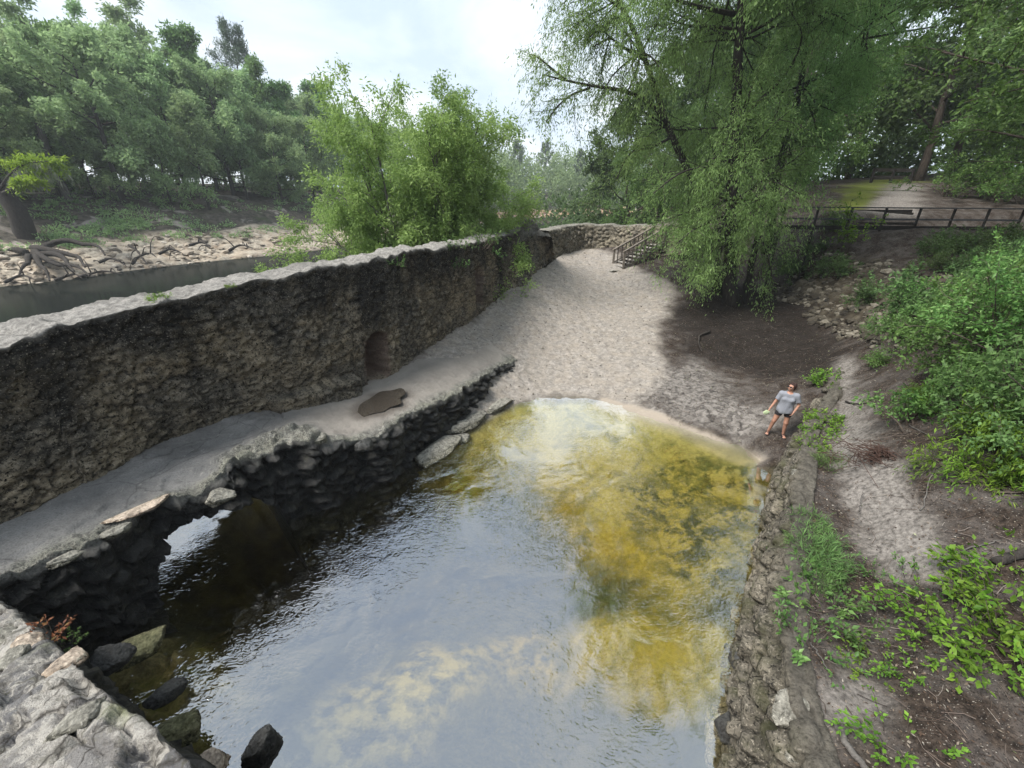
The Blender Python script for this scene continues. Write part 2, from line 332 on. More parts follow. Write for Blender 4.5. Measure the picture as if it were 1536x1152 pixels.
z_gold = z_bed*np.clip(np.maximum(zone([(770, 600), (860, 590), (960, 612), (1150, 690), (1150, 760), (1120, 860), (1010, 930), (930, 860), (830, 800), (790, 720), (700, 760), (560, 760), (520, 740), (680, 640)], .6, .6),
                    zone([(820, 960), (900, 920), (960, 930), (1080, 940), (1080, 1060), (980, 1060), (880, 1020)], .35, .5)), 0, 1)
z_dirt = z_bed*np.maximum(zone([(1010, 680), (1160, 705), (1150, 800), (1110, 900), (1000, 840), (930, 740)], .5, .9), .5*zone([(560, 700), (700, 690), (700, 760), (560, 760)], .3, .6))
z_pale = z_bed*zone([(430, 1150), (480, 1060), (640, 980), (800, 950), (850, 1000), (700, 1040), (640, 1150)], .4, .5)
# footprints and churned sand
hum = z_sand*(1-z_bed); k1, k2, kv = worley(G3*np.array([2.3, 2.9, 1])+.3*np.c_[n2, n1, 0*n1], 77); GZ = GZ - hum*.08*sstep(.42, .08, k1)*np.maximum(kv-.35, 0)*1.5*(.4+.6*(n3 > -.1)) + hum*.06*fbm(G3*np.array([4.2, 7.5, 1]), 3, 51) + (1-z_sand)*(1-z_bed)*.035*fbm(G3*5.5, 4, 61)
f1, f2, cv = worley(G3*np.array([2.6, 2.6, 1]), 71); stone = sstep(.05, .35, f2-f1)*(cv*.8+.2)
GZ = GZ+np.maximum(z_embank*.2, z_rock*.34)*stone+z_rock*.10*fbm(G3*5, 3, 73)
ground_m = MT('ground'); m = ground_m; co = m.coord()
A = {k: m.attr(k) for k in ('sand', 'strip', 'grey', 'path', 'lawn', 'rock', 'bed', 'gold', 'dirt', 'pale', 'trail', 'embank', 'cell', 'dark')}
nA = m.noise(co, 14, 8, .7); nB = m.noise(co, 2.2, 5, .6); nC = m.noise(co, 55, 4, .7); nD = m.noise(m.coord((1, 1, 1)), 6, 6, .65, .8)
mul = m.mix(m.ramp(nA, (.38, 0.), (.66, 1.)), (.015, .0112, .009), (.072, .054, .042))
mul = m.mix(m.math('MULTIPLY', m.ramp(nB, (.42, 0.), (.68, 1.)), .55), mul, (.16, .145, .135))
speck = m.ramp(m.noise(m.coord((1, 1.6, 1)), 38, 2, .5), (.66, 0.), (.72, 1.))
mul = m.mix(m.ramp(nC, (.36, .85), (.47, 0.)), mul, (.008, .007, .006)); mul = m.mix(m.math('MULTIPLY', speck, .75), mul, (.34, .31, .27))
snd = m.mix(m.ramp(nD, (.36, 0.), (.66, 1.)), (.18, .163, .145), (.385, .353, .315))
snd = m.mix(m.ramp(nB, (.4, 0.), (.7, .5)), snd, (.33, .28, .22))
snd = m.mix(m.ramp(nC, (.52, 0.), (.68, .75)), snd, (.10, .09, .078)); snd = m.mix(m.ramp(m.noise(m.coord((1, 1.7, 1)), 9, 5, .7, 1.), (.36, .6), (.48, 0.)), snd, (.16, .145, .13))
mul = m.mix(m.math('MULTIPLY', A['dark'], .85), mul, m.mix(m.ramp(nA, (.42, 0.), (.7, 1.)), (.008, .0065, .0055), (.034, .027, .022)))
grey = m.mix(m.ramp(nD, (.35, 0.), (.62, 1.)), (.045, .04, .037), (.24, .22, .2))
pth = m.mix(m.ramp(nA, (.35, 0.), (.66, 1.)), (.08, .072, .065), (.29, .265, .24))
lawn = m.mix(nA, (.05, .07, .015), (.17, .19, .04))
emb = m.mix(A['cell'], (.022, .018, .013), (.15, .13, .095)); emb = m.mix(m.ramp(nB, (.35, 0.), (.6, .85)), emb, (.035, .028, .02))
rck = m.mix(m.ramp(nA, (.3, 0.), (.7, 1.)), (.05, .045, .03), (.24, .21, .13)); rck = m.mix(m.ramp(nB, (.45, 0.), (.65, .7)), rck, (.10, .115, .035))
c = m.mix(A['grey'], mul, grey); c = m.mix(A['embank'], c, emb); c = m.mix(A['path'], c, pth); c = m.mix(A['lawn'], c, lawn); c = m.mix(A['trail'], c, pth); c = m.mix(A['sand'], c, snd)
c = m.mix(A['rock'], c, rck)
mud = m.mix(m.ramp(nB, (.35, 0.), (.7, 1.)), (.012, .013, .008), (.055, .054, .024))
gold = m.mix(m.ramp(nA, (.3, 0.), (.7, 1.)), (.165, .142, .045), (.285, .25, .10))
alg = m.math('MULTIPLY', m.ramp(m.noise(co, 2.4, 9, .8, .3), (.45, 0.), (.57, 1.)), A['dirt'])
gold = m.mix(alg, gold, (.030, .030, .010))
gold = m.mix(m.ramp(m.noise(co, 1.3, 7, .7, .6), (.46, 0.), (.66, .85)), gold, (.075, .07, .022))
bed = m.mix(A['gold'], mud, gold); bed = m.mix(m.math('MULTIPLY', A['pale'], m.ramp(m.noise(co, 3, 5, .6), (.4, 0.), (.6, 1.))), bed, (.26, .23, .14))
bed = m.mix(A['rock'], bed, rck)
c = m.mix(A['bed'], c, bed); c = m.mix(A['strip'], c, m.mix(nA, (.28, .24, .195), (.38, .33, .27)))
hgt = m.math('ADD', nA, m.math('MULTIPLY', nC, .5))
ground_m = m.done(m.bsdf(c, .95, m.bump(hgt, .55, .05), .15))
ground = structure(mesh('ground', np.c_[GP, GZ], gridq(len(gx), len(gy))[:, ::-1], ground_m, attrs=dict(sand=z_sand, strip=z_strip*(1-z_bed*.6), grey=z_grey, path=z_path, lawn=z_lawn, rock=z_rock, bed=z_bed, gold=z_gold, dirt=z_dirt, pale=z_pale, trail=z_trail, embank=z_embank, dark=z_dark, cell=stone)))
# ------------------------------------------------------------------ far river bank
FL = resample(FAR, step=.9); nrm = np.gradient(FL, axis=0); nrm = np.stack([-nrm[:, 1], nrm[:, 0]], 1); nrm /= np.linalg.norm(nrm, axis=1)[:, None]
for _ in range(6): nrm[1:-1] = (nrm[:-2]+nrm[1:-1]*2+nrm[2:])/4
nrm /= np.linalg.norm(nrm, axis=1)[:, None]
offs = np.r_[-4, -2, -1, -.5, spread(-.2, 9, .3), spread(9, 20, .7), spread(20, 60, 4), 70, 90, 130, 200]
FB = (FL[:, None]+nrm[:, None]*offs[None, :, None]).reshape(-1, 2); OF = np.tile(offs, len(FL)); F3 = np.c_[FB, np.zeros(len(FB))]
near_k = sstep(120, 70, np.hypot(FB[:, 0], FB[:, 1]))
def farz(P, o): 
    wob = 1.2*fbm(np.c_[P, np.zeros(len(P))]*.16, 3, 81)
    return np.interp(o+wob, [-4, -1, 0, 1.5, 5, 9, 16, 30, 60, 200], [-2, -1, -.3, .3, 1.7, 3.4, 6.2, 8., 9.5, 11])
f1, f2, cv = worley(F3*np.array([1.0, 1.0, 1]), 91); fst = sstep(.04, .4, f2-f1)*(.3+.7*cv)
rockz = sstep(-.5, .2, OF)*(1-sstep(5.2, 7.6, OF+2.2*fbm(F3*.25, 3, 95)))
FZ = farz(FB, OF)+rockz*fst*.45+(1-rockz)*.35*fbm(F3*.6, 4, 99)*sstep(0, 4, OF)
m = MT('far_bank'); co = m.coord(); a_r = m.attr('rock'); nA = m.noise(co, 1.6, 7, .7); nB = m.noise(co, .5, 5, .6)
rk = m.mix(m.ramp(nA, (.40, 0.), (.6, 1.)), (.06, .048, .038), (.44, .385, .30)); rk = m.mix(m.ramp(nB, (.4, 0.), (.7, .8)), rk, (.32, .235, .16)); rk = m.mix(m.math('MULTIPLY', m.attr('cell'), .5), rk, (.50, .45, .37))
wd = m.mix(m.ramp(nA, (.36, 0.), (.64, 1.)), (.03, .028, .022), (.12, .105, .085)); wd = m.mix(m.ramp(nB, (.54, 0.), (.7, .8)), wd, (.055, .07, .03)); wd = m.mix(m.ramp(m.noise(m.coord((1, 1, .3)), .28, 4, .55, 1.2), (.56, 0.), (.63, .9)), wd, (.30, .27, .24))
fb_m = m.done(m.bsdf(m.mix(a_r, wd, rk), .95, m.bump(nA, .7, .25), .15))
structure(mesh('far_river_bank', np.c_[FB, FZ], gridq(len(FL), len(offs))[:, ::-1], fb_m, attrs=dict(rock=rockz, cell=fst)))
def far_pt(px, off):
    """point on the far bank seen in direction of pixel column px (at the horizon), off metres from the shore"""
    d = ray(px, 295)[:2]; d /= np.linalg.norm(d); best = None
    P = FL+nrm*off; s = P[:, 0]*d[1]-P[:, 1]*d[0]; ok = (P@d > 0); s = np.where(ok, np.abs(s), 1e9); i = np.argmin(s)
    return np.array([P[i, 0], P[i, 1], float(farz(P[i:i+1], np.array([off]))[0])])
# ------------------------------------------------------------------ water
m = MT('river_water'); w = m.coord((1, 2.2, 1)); nz = m.noise(w, 1.1, 5, .6, .4); nz2 = m.noise(w, 5, 3, .6)
gl = m.n('BsdfGlossy', {'Color': (.62, .66, .68), 'Roughness': .03, 'Normal': m.bump(m.math('ADD', nz, m.math('MULTIPLY', nz2, .5)), .22, .03)}).outputs[0]
df = m.bsdf((.012, .014, .012), .4, spec=0.)
fr = m.n('Fresnel', {'IOR': 1.45}).outputs[0]
river_m = m.done(m.n('MixShader', {0: m.math('MULTIPLY_ADD', fr, .34, .01, clamp=True), 1: df, 2: gl}).outputs[0])
bl = [tuple(p) for p in BANK]
def poly_sheet(name, pts, z, mat):
    import bmesh
    bm = bmesh.new(); vs = [bm.verts.new((p[0], p[1], z)) for p in pts]; bm.faces.new(vs); bmesh.ops.triangulate(bm, faces=bm.faces[:])
    me = bpy.data.meshes.new(name); bmesh.ops.recalc_face_normals(bm, faces=bm.faces[:]); bm.to_mesh(me); bm.free(); me.materials.append(mat)
    if me.polygons[0].normal.z < 0: me.flip_normals()
    o = bpy.data.objects.new(name, me); C.objects.link(o); return o
bk = [(p[0]+(.25 if i > 14 else 0), p[1]) for i, p in enumerate(bl)]
structure(poly_sheet('river_water', bk+[tuple(p) for p in (FL+nrm*3)[::-4]], -.3, river_m))
# spring pool: a closed body of tea-coloured water
m = MT('pool_water'); w = m.coord()
calm = m.ramp(m.noise(w, .42, 3, .55, .5), (.42, .06), (.54, 1.))
rip = m.noise(m.coord((1, 1.5, 1)), 8., 1.3, .45, 1.6); swl = m.noise(w, 2.2, 1, .5, .8)
bn = m.bump(m.math('MULTIPLY', m.math('ADD', m.math('MULTIPLY', rip, .55), m.math('MULTIPLY', swl, .8)), calm), .32, .05)
fr = m.n('Fresnel', {'IOR': 1.5, 'Normal': bn}).outputs[0]
kf = m.math('MULTIPLY_ADD', fr, 1.9, .25, clamp=True)
gl = m.n('BsdfGlossy', {'Color': m.mix(kf, (0, 0, 0), (.93, .96, 1.)), 'Roughness': .03, 'Normal': bn}).outputs[0]
tr = m.n('BsdfTransparent', {'Color': (.93, .93, .9)}).outputs[0]
ab = m.n('VolumeAbsorption', {'Color': (.84, .74, .06), 'Density': .62}).outputs[0]
pool_m = m.done(m.n('AddShader', {0: gl, 1: tr}).outputs[0], ab)
inner = [(-9.3, -4), (-9.3, 3.5), (-9.0, 5.6), (-8.1, 8.2), (-6.6, 10.6), (-3.2, 13.2), (-1, 14.2), (1.5, 14.6), (4.5, 13.6), (7.8, 11.2), (8.2, 9.6), (6.2, 6.6), (4.6, 3.6), (3.6, 1), (3.2, -4)]
n = len(inner); V = np.array([(x, y, 0.) for x, y in inner]+[(x, y, -4.) for x, y in inner])
import bmesh
bm = bmesh.new(); vs = [bm.verts.new(v) for v in V]
bm.faces.new(vs[:n][::-1]); bm.faces.new(vs[n:])
for i in range(n): bm.faces.new((vs[i], vs[(i+1) % n], vs[n+(i+1) % n], vs[n+i]))
bmesh.ops.recalc_face_normals(bm, faces=bm.faces[:]); me = bpy.data.meshes.new('pool_water'); bm.to_mesh(me); bm.free(); me.materials.append(pool_m)
pool = bpy.data.objects.new('pool_water', me); C.objects.link(pool); structure(pool)

# ------------------------------------------------------------------ the air over the river
m = MT('haze'); pv = m.n('VolumePrincipled', {'Color': (.86, .92, .97), 'Density': .0006, 'Anisotropy': .2}).outputs[0]; m.set(m.out.inputs['Volume'], pv); haze_m = m.m
bm = bmesh.new(); bmesh.ops.create_cube(bm, size=1); me = bpy.data.meshes.new('haze'); bm.to_mesh(me); bm.free(); me.materials.append(haze_m)
hz = bpy.data.objects.new('haze', me); C.objects.link(hz); hz.scale = (640, 620, 56); hz.location = (0, 90, 22.5); hz['kind'] = 'stuff'; hz['label'] = 'thin pale summer haze over the river and woods'; hz['category'] = 'haze'
# ------------------------------------------------------------------ masonry
def stone_mat(name, base, hi, stain, blotch=(.30, .255, .19), moss=None, top=None, dark_amt=.6, blotch_amt=.5, rough=.95, spec=.15, bump=.8, sc=1.):
    """lime-mortared rubble: per-stone tone from the mesh, stains and weathered patches from noise"""
    m = MT(name); co = m.coord(); cell = m.attr('cell'); nA = m.noise(co, 9*sc, 8, .72); nB = m.noise(co, .75*sc, 4, .6, .3); nC = m.noise(m.coord((1, 1, .45)), .62*sc, 5, .62, .5); nF = m.noise(co, 34*sc, 4, .7)
    c = m.mix(m.ramp(nA, (.34, 0.), (.68, 1.)), base, hi)
    c = m.mix(m.math('MULTIPLY', cell, .55), c, tuple(min(1, x*1.25) for x in hi))
    c = m.mix(m.math('MULTIPLY', m.ramp(nB, (.42, 0.), (.60, 1.)), blotch_amt), c, m.mix(nA, tuple(x*.55 for x in blotch), blotch))
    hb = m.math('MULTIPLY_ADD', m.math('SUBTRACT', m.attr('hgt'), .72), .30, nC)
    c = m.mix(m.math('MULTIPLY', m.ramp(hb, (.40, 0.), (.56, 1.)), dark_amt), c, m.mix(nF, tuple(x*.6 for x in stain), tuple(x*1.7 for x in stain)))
    c = m.mix(m.ramp(nF, (.58, 0.), (.66, .85)), c, tuple(min(1, x*2.1) for x in hi))
    c = m.mix(m.ramp(m.noise(co, 17*sc, 5, .75, .4), (.38, 1.), (.47, 0.)), c, tuple(x*.4 for x in stain)); c = m.mix(m.ramp(m.noise(m.coord((1, 1, 1.6)), 7*sc, 7, .75, 1.2), (.38, .85), (.48, 0.)), c, tuple(x*.6 for x in stain))
    c = m.mix(m.math('MULTIPLY', m.math('MULTIPLY', m.math('SUBTRACT', 1., m.attr('solid')), .7), m.ramp(m.noise(co, 1.1, 4, .6), (.40, .15), (.62, 1.))), c, tuple(x*.55 for x in stain))
    if moss: c = m.mix(m.math('MULTIPLY', m.ramp(m.noise(co, 1.4, 5, .65), (.52, 0.), (.68, .8)), 1.), c, moss)
    if name == 'weathered_wall_stone': c = m.mix(m.math('MULTIPLY', m.attr('door'), m.ramp(nA, (.3, .55), (.6, 1.))), c, m.mix(nF, (.05, .03, .024), (.22, .155, .125)))
    if top is not None:
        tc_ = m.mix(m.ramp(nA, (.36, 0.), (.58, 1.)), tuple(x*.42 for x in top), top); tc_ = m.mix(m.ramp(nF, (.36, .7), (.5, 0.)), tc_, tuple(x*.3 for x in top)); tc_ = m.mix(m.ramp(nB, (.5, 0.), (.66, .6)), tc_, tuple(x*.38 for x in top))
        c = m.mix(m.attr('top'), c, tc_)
    h = m.math('ADD', nA, m.math('MULTIPLY', nF, .45))
    return m.done(m.bsdf(c, rough, m.bump(h, bump, .05/sc), spec))
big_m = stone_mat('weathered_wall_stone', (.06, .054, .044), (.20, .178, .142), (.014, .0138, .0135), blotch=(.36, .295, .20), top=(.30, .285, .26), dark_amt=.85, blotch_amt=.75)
ledge_m = None
def at_idx(K, u):
    i = np.arange(len(K)); return hermite(i, K, np.asarray(u, float))
# ---- the big wall beside the river
su = np.concatenate([np.linspace(i, i+1, int(np.linalg.norm(WB[i+1, :2]-WB[i, :2])/.045)+2)[:-1] for i in range(len(WB)-1)]+[[len(WB)-1.]])
B = at_idx(WB, su); T = at_idx(WTp, su); nS = len(su)
for _ in range(160): B[1:-1] = (B[:-2]+2*B[1:-1]+B[2:])/4; T[1:-1] = (T[:-2]+2*T[1:-1]+T[2:])/4
S_arc = np.r_[0, np.cumsum(np.linalg.norm(np.diff(B[:, :2], axis=0), axis=1))]
tg = np.gradient((B+T)[:, :2], axis=0); tg /= np.linalg.norm(tg, axis=1)[:, None]
for _ in range(30): tg[1:-1] = (tg[:-2]+2*tg[1:-1]+tg[2:])/4
tg /= np.linalg.norm(tg, axis=1)[:, None]
nout = np.stack([tg[:, 1], -tg[:, 0]], 1)                       # towards the pool
ni = np.arange(nS)
ragged = .10*fbm(np.c_[S_arc*1.3, 0*S_arc, 0*S_arc], 4, 5)+.05*fbm(np.c_[S_arc*5, 0*S_arc, 0*S_arc], 2, 6)
knob = np.exp(-((su-10.95)/.33)**2)*.55; T[:, 2] += ragged+knob
thick = 1.15+.12*fbm(np.c_[S_arc*.5, 0*S_arc, 0*S_arc], 2, 8)-.25*sstep(9.5, 12, su)
nF_, nT_, nR_ = 96, 22, 12
prof = []; isT = []; V = np.zeros((nS, nF_+nT_+nR_, 3)); topw = np.zeros((nS, nF_+nT_+nR_))
zb = np.minimum(height(B[:, :2], False), B[:, 2])-.35
zb = np.where(su < 6.6, B[:, 2]-np.where((su > 2.2) & (su < 4.3), .08, .35), zb)
f = np.linspace(0, 1, nF_)
full = (T[:, 2]-B[:, 2])
for j in range(nF_):
    z = zb+(T[:, 2]-zb)*f[j]; k = np.clip((z-B[:, 2])/full, -.2, 1)
    k2 = np.where(k > 0, k**.75, k)
    V[:, j, :2] = B[:, :2]+(T[:, :2]-B[:, :2])*k2[:, None]; V[:, j, 2] = z
    topw[:, j] = np.maximum(sstep(.965, 1, k)*.55, .9*np.exp(-((su-10.95)/.4)**2)*sstep(.62, .8, k))
for j in range(nT_):
    q = (j+1)/nT_
    V[:, nF_+j, :2] = T[:, :2]-nout*(thick*q)[:, None]
    V[:, nF_+j, 2] = T[:, 2]+.02*math.sin(q*math.pi)+.06*fbm(np.c_[S_arc*2.2, 0*S_arc+q*2, 0*S_arc], 3, 14)+knob*(.12*math.sin(q*3.14))
    topw[:, nF_+j] = 1
zr = np.where((su > 2.6) & (su < 6.2), 1.5, -2.2); zr = np.where((su > 2.2) & (su < 4.3), 3.5, zr)  # opening added in the unseen river face so culvert water mirrors the sky
for j in range(nR_):
    q = (j+1)/nR_; V[:, nF_+nT_+j, :2] = T[:, :2]-nout*(thick+.25*q)[:, None]; V[:, nF_+nT_+j, 2] = T[:, 2]*(1-q)+zr*q
# stones stand out of the mortar on the face
SS = np.repeat(S_arc[:, None], nF_+nT_+nR_, 1); ZZ = V[:, :, 2]
Pn = np.c_[SS.ravel(), ZZ.ravel(), 0*SS.ravel()]
wq = Pn*np.array([3.0, 4.6, 1])+.35*np.c_[fbm(Pn*2.2, 2, 15), fbm(Pn*2.2, 2, 16), 0*Pn[:, 0]]
f1, f2, cv = worley(wq, 17); st = sstep(.03, .42, f2-f1); rub = np.clip(.55+.9*fbm(Pn*.5, 3, 18)+.5*sstep(8.5, 10, np.repeat(su[:, None], V.shape[1], 1).ravel()), .12, 1.1)
p1, p2, pc = worley(Pn*np.array([6., 8., 1])+.5*np.c_[fbm(Pn*5, 2, 211), fbm(Pn*5, 2, 212), 0*Pn[:, 0]], 213); pit = sstep(.34, .1, p1)*(pc > .55)
rdg = 1-np.abs(fbm(Pn*np.array([2.2, 3.4, 1]), 4, 214, .6))*3.2; crev = sstep(.62, .95, rdg)
dsp = (.065*st*rub*(.25+cv)+.10*fbm(Pn*1.1, 4, 19)+.06*fbm(Pn*6, 3, 20, .65)-.075*pit-.06*crev).reshape(nS, -1)
st = st*(1-.8*pit)*(1-.7*crev)
jj = np.arange(V.shape[1]); face = np.where(jj < nF_, 1-sstep(nF_-5, nF_, jj)*.6, 0)[None]*np.ones((nS, 1)); face[:, nF_:nF_+nT_] = 0; face[:, nF_+nT_:] = -.6
V[:, :, :2] += nout[:, None]*(dsp*face)[:, :, None]
tp = (jj >= nF_) & (jj < nF_+nT_)
PT = V[:, tp].reshape(-1, 3)*[1, 1, 0]; g1, g2, gv = worley(PT*np.array([2.6, 2.6, 1]), 231); V[:, tp, 2] += (.05*sstep(.01, .10, g2-g1)*(gv-.2)+.06*fbm(PT*6, 4, 232, .7)).reshape(nS, -1); topcell = (sstep(.02, .2, g2-g1)*gv).reshape(nS, -1)
def su_of(px, py, z):
    p = at(px, py, z); return np.interp(0, [0], [np.argmin(np.hypot(*(B[:, :2]-p[:2]).T))])
# footing ramp along the foot, two doorway recesses, a hollow beside the knob
kz = V[:, :, 2]-B[:, 2][:, None]; SU = np.repeat(su[:, None], V.shape[1], 1)
ft = sstep(5.1, 5.3, SU)*(1-sstep(6.55, 6.7, SU)); ftp = .42*ft*(1-sstep(.32, .40, kz-.12*(SU-5.2)/1.5))*(face > 0)
V[:, :, :2] += nout[:, None]*ftp[:, :, None]
def recess(i0, wid, z0, z1, dep, seed, arch=.25):
    s0 = S_arc[i0]; x = (S_arc[:, None]-s0)/(wid/2); wob = .12*fbm(Pn*3.1, 3, seed).reshape(nS, -1)
    zt = z1-arch*np.abs(x)**2*(z1-z0)*.5
    ins = sstep(1.08, .92, np.abs(x)+wob)*sstep(0, .12, kz-z0+wob*.3)*sstep(.1, 0, kz-zt-wob*.6)*(face > 0)
    V[:, :, :2] -= nout[:, None]*(ins*dep)[:, :, None]; return np.maximum(ins, .8*(np.exp(-((np.abs(x)-1.0)/.25)**2)*(kz > -.1)*(kz < z1*.95)*(face > 0)))
i1 = int(np.argmin(np.abs(su-7.0))); i2 = int(np.argmin(np.abs(su-9.28))); i3 = int(np.argmin(np.abs(su-11.25)))
d1 = recess(i1, .8, .0, 1.5, 1.0, 23); d2 = recess(i2, .62, .1, 1.75, .6, 24, .1); d3 = recess(i3, .55, 1.0, 1.9, .35, 25)
st = st.reshape(nS, -1); cv = cv.reshape(nS, -1); st[:, tp] = topcell; cv[:, tp] = 1.
door = d1+.6*d2; solid = np.clip(st*1.3, 0, 1); solid[:, tp] = 1
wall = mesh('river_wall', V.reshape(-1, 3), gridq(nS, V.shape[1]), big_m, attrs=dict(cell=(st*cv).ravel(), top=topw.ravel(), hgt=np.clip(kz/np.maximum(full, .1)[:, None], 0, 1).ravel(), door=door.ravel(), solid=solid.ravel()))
tag(wall, 'long curving weathered rubble stone wall with two doorway recesses between the river and the spring pool', 'stone wall')
# brick lining of the first doorway
brick_m = stone_mat('doorway_brick', (.10, .062, .048), (.24, .165, .13), (.035, .03, .028), dark_amt=.6)
# ---- the rear rubble wall behind the sand
RW = np.array([at(826, 384, 3.1), at(880, 372, 3.25), at(930, 372, 3.35), at(985, 372, 3.6), at(1030, 368, 3.9)]); RTz = np.array([4.65, 4.8, 4.78, 5.0, 5.2])
rub_m = stone_mat('loose_rubble_stone', (.09, .08, .062), (.30, .265, .205), (.04, .038, .034), blotch=(.38, .33, .24), top=(.27, .255, .22), dark_amt=.4, blotch_amt=.5)
def rubble_wall(name, pts, ztop, zbot, thick, mat, csx=2.4, csz=3.6, amp=.16, seed=0, step=.07, nf=34, lean=.3, flip=False):
    pts = np.asarray(pts, float); L = np.r_[0, np.cumsum(np.linalg.norm(np.diff(pts[:, :2], axis=0), axis=1))]; t = np.linspace(0, L[-1], int(L[-1]/step)+2)
    P = hermite(L, pts[:, :2], t); zt = np.interp(t, L, ztop); zb_ = np.interp(t, L, zbot); tg = np.gradient(P, axis=0); tg /= np.linalg.norm(tg, axis=1)[:, None]
    no = np.stack([tg[:, 1], -tg[:, 0]], 1)*(-1 if flip else 1); n = len(t); th = np.broadcast_to(thick, (n,)); 
    zt = zt+.10*fbm(np.c_[t*1.6, 0*t, 0*t], 4, seed+1)
    ntp = max(8, int(np.mean(th)/step)); M = nf+ntp+8; V = np.zeros((n, M, 3)); fw = np.zeros((n, M)); tw = np.zeros((n, M))
    for j in range(nf):
        q = j/(nf-1); V[:, j, :2] = P-no*(lean*q); V[:, j, 2] = zb_+(zt-zb_)*q; fw[:, j] = 1-.5*sstep(.9, 1, q); tw[:, j] = .6*sstep(.93, 1, q)
    for j in range(ntp):
        q = (j+1)/ntp; V[:, nf+j, :2] = P-no*(lean+th*q)[:, None]; V[:, nf+j, 2] = zt; tw[:, nf+j] = 1
    for j in range(8):
        q = (j+1)/8; V[:, nf+ntp+j, :2] = P-no*(lean+th+.2*q)[:, None]; V[:, nf+ntp+j, 2] = zt+(zb_-.2-zt)*q; fw[:, nf+ntp+j] = -.5
    U = np.repeat(t[:, None], M, 1); Q = np.cumsum(np.r_[0, np.linalg.norm(np.diff(V[n//2], axis=0), axis=1)])
    Pq = np.c_[U.ravel(), np.tile(Q, n), 0*U.ravel()]
    w = Pq*np.array([csx, csz, 1])+.3*np.c_[fbm(Pq*2.4, 2, seed+2), fbm(Pq*2.4, 2, seed+3), 0*Pq[:, 0]]
    f1, f2, cv = worley(w, seed+4); st = sstep(.02, .26, f2-f1)
    d = (amp*st*(.15+cv)+.09*fbm(Pq*1.3, 3, seed+5)+.06*fbm(Pq*6, 3, seed+6, .65)).reshape(n, M)
    V[:, :, :2] += no[:, None]*(d*fw)[:, :, None]; V[:, :, 2] += d*(tw >= 1)*.3
    return mesh(name, V.reshape(-1, 3), gridq(n, M) if not flip else gridq(n, M)[:, ::-1], mat, attrs=dict(cell=(st*cv).ravel(), top=tw.ravel(), hgt=np.full(n*M, .6), solid=np.clip(st*1.25+.15*(tw.ravel() >= 1), 0, 1))), V
rw, _ = rubble_wall('rubble_wall', RW, RTz, RW[:, 2]-.5, .9, rub_m, 3.2, 4.2, .17, 100)
tag(rw, 'low wall of loose pale rubble closing off the far end of the sand below the wooden stairs', 'stone wall')
# ---- right retaining wall along the foot path
rz = RT.copy(); ret_m = stone_mat('retaining_wall_stone', (.075, .068, .055), (.24, .215, .175), (.04, .038, .033), blotch=(.32, .28, .20), moss=(.06, .062, .03), top=(.13, .118, .098), dark_amt=.6, blotch_amt=.5)
Rb = np.array([(1.7, -.5), (2.2, 1.0), at(1088, 1100, 0)[:2], at(1110, 960, 0)[:2], at(1143, 800, 0)[:2], at(1172, 700, .1)[:2], at(1208, 638, .6)[:2], at(1240, 575, 1.2)[:2], at(1256, 548, 1.5)[:2]])
rwall, RV = rubble_wall('retaining_wall', Rb, rz[:, 2], np.r_[np.full(5, -1.2), -.8, -.2, .5, 1.0], np.r_[.22], ret_m, 2.8, 3.8, .20, 200, .04, 64, .30, True)
tag(rwall, 'mossy leaning rubble retaining wall between the golden pool and the dirt foot path', 'stone wall')
# ---- ledge with the arched culvert
LI = np.array(LWI); BI = at_idx(WB, LI)
nL = 420; lt = np.linspace(0, len(LE)-1, nL)
# even spacing along the edge
Lk = np.r_[0, np.cumsum(np.linalg.norm(np.diff(LE[:, :2], axis=0), axis=1))]; arcL = np.linspace(0, Lk[-1], nL); lt = np.interp(arcL, Lk, np.arange(len(LE)))
E_ = at_idx(LE, lt); I_ = at_idx(BI, lt)
tg = np.gradient(E_[:, :2], axis=0); tg /= np.linalg.norm(tg, axis=1)[:, None]
for _ in range(20): tg[1:-1] = (tg[:-2]+2*tg[1:-1]+tg[2:])/4
no = np.stack([tg[:, 1], -tg[:, 0]], 1); no /= np.linalg.norm(no, axis=1)[:, None]
nTp, nFc = 80, 76; M = nTp+nFc; V = np.zeros((nL, M, 3))
edgew = .16*fbm(np.c_[arcL*1.8, 0*arcL, 0*arcL], 4, 301, .6)+.08*fbm(np.c_[arcL*6, 0*arcL, 0*arcL], 2, 302)
rubz = sstep(4.6, 5.2, lt)*(1-sstep(6.75, 7.1, lt)); crust = np.zeros((nL, M)); sandw = np.zeros((nL, M))
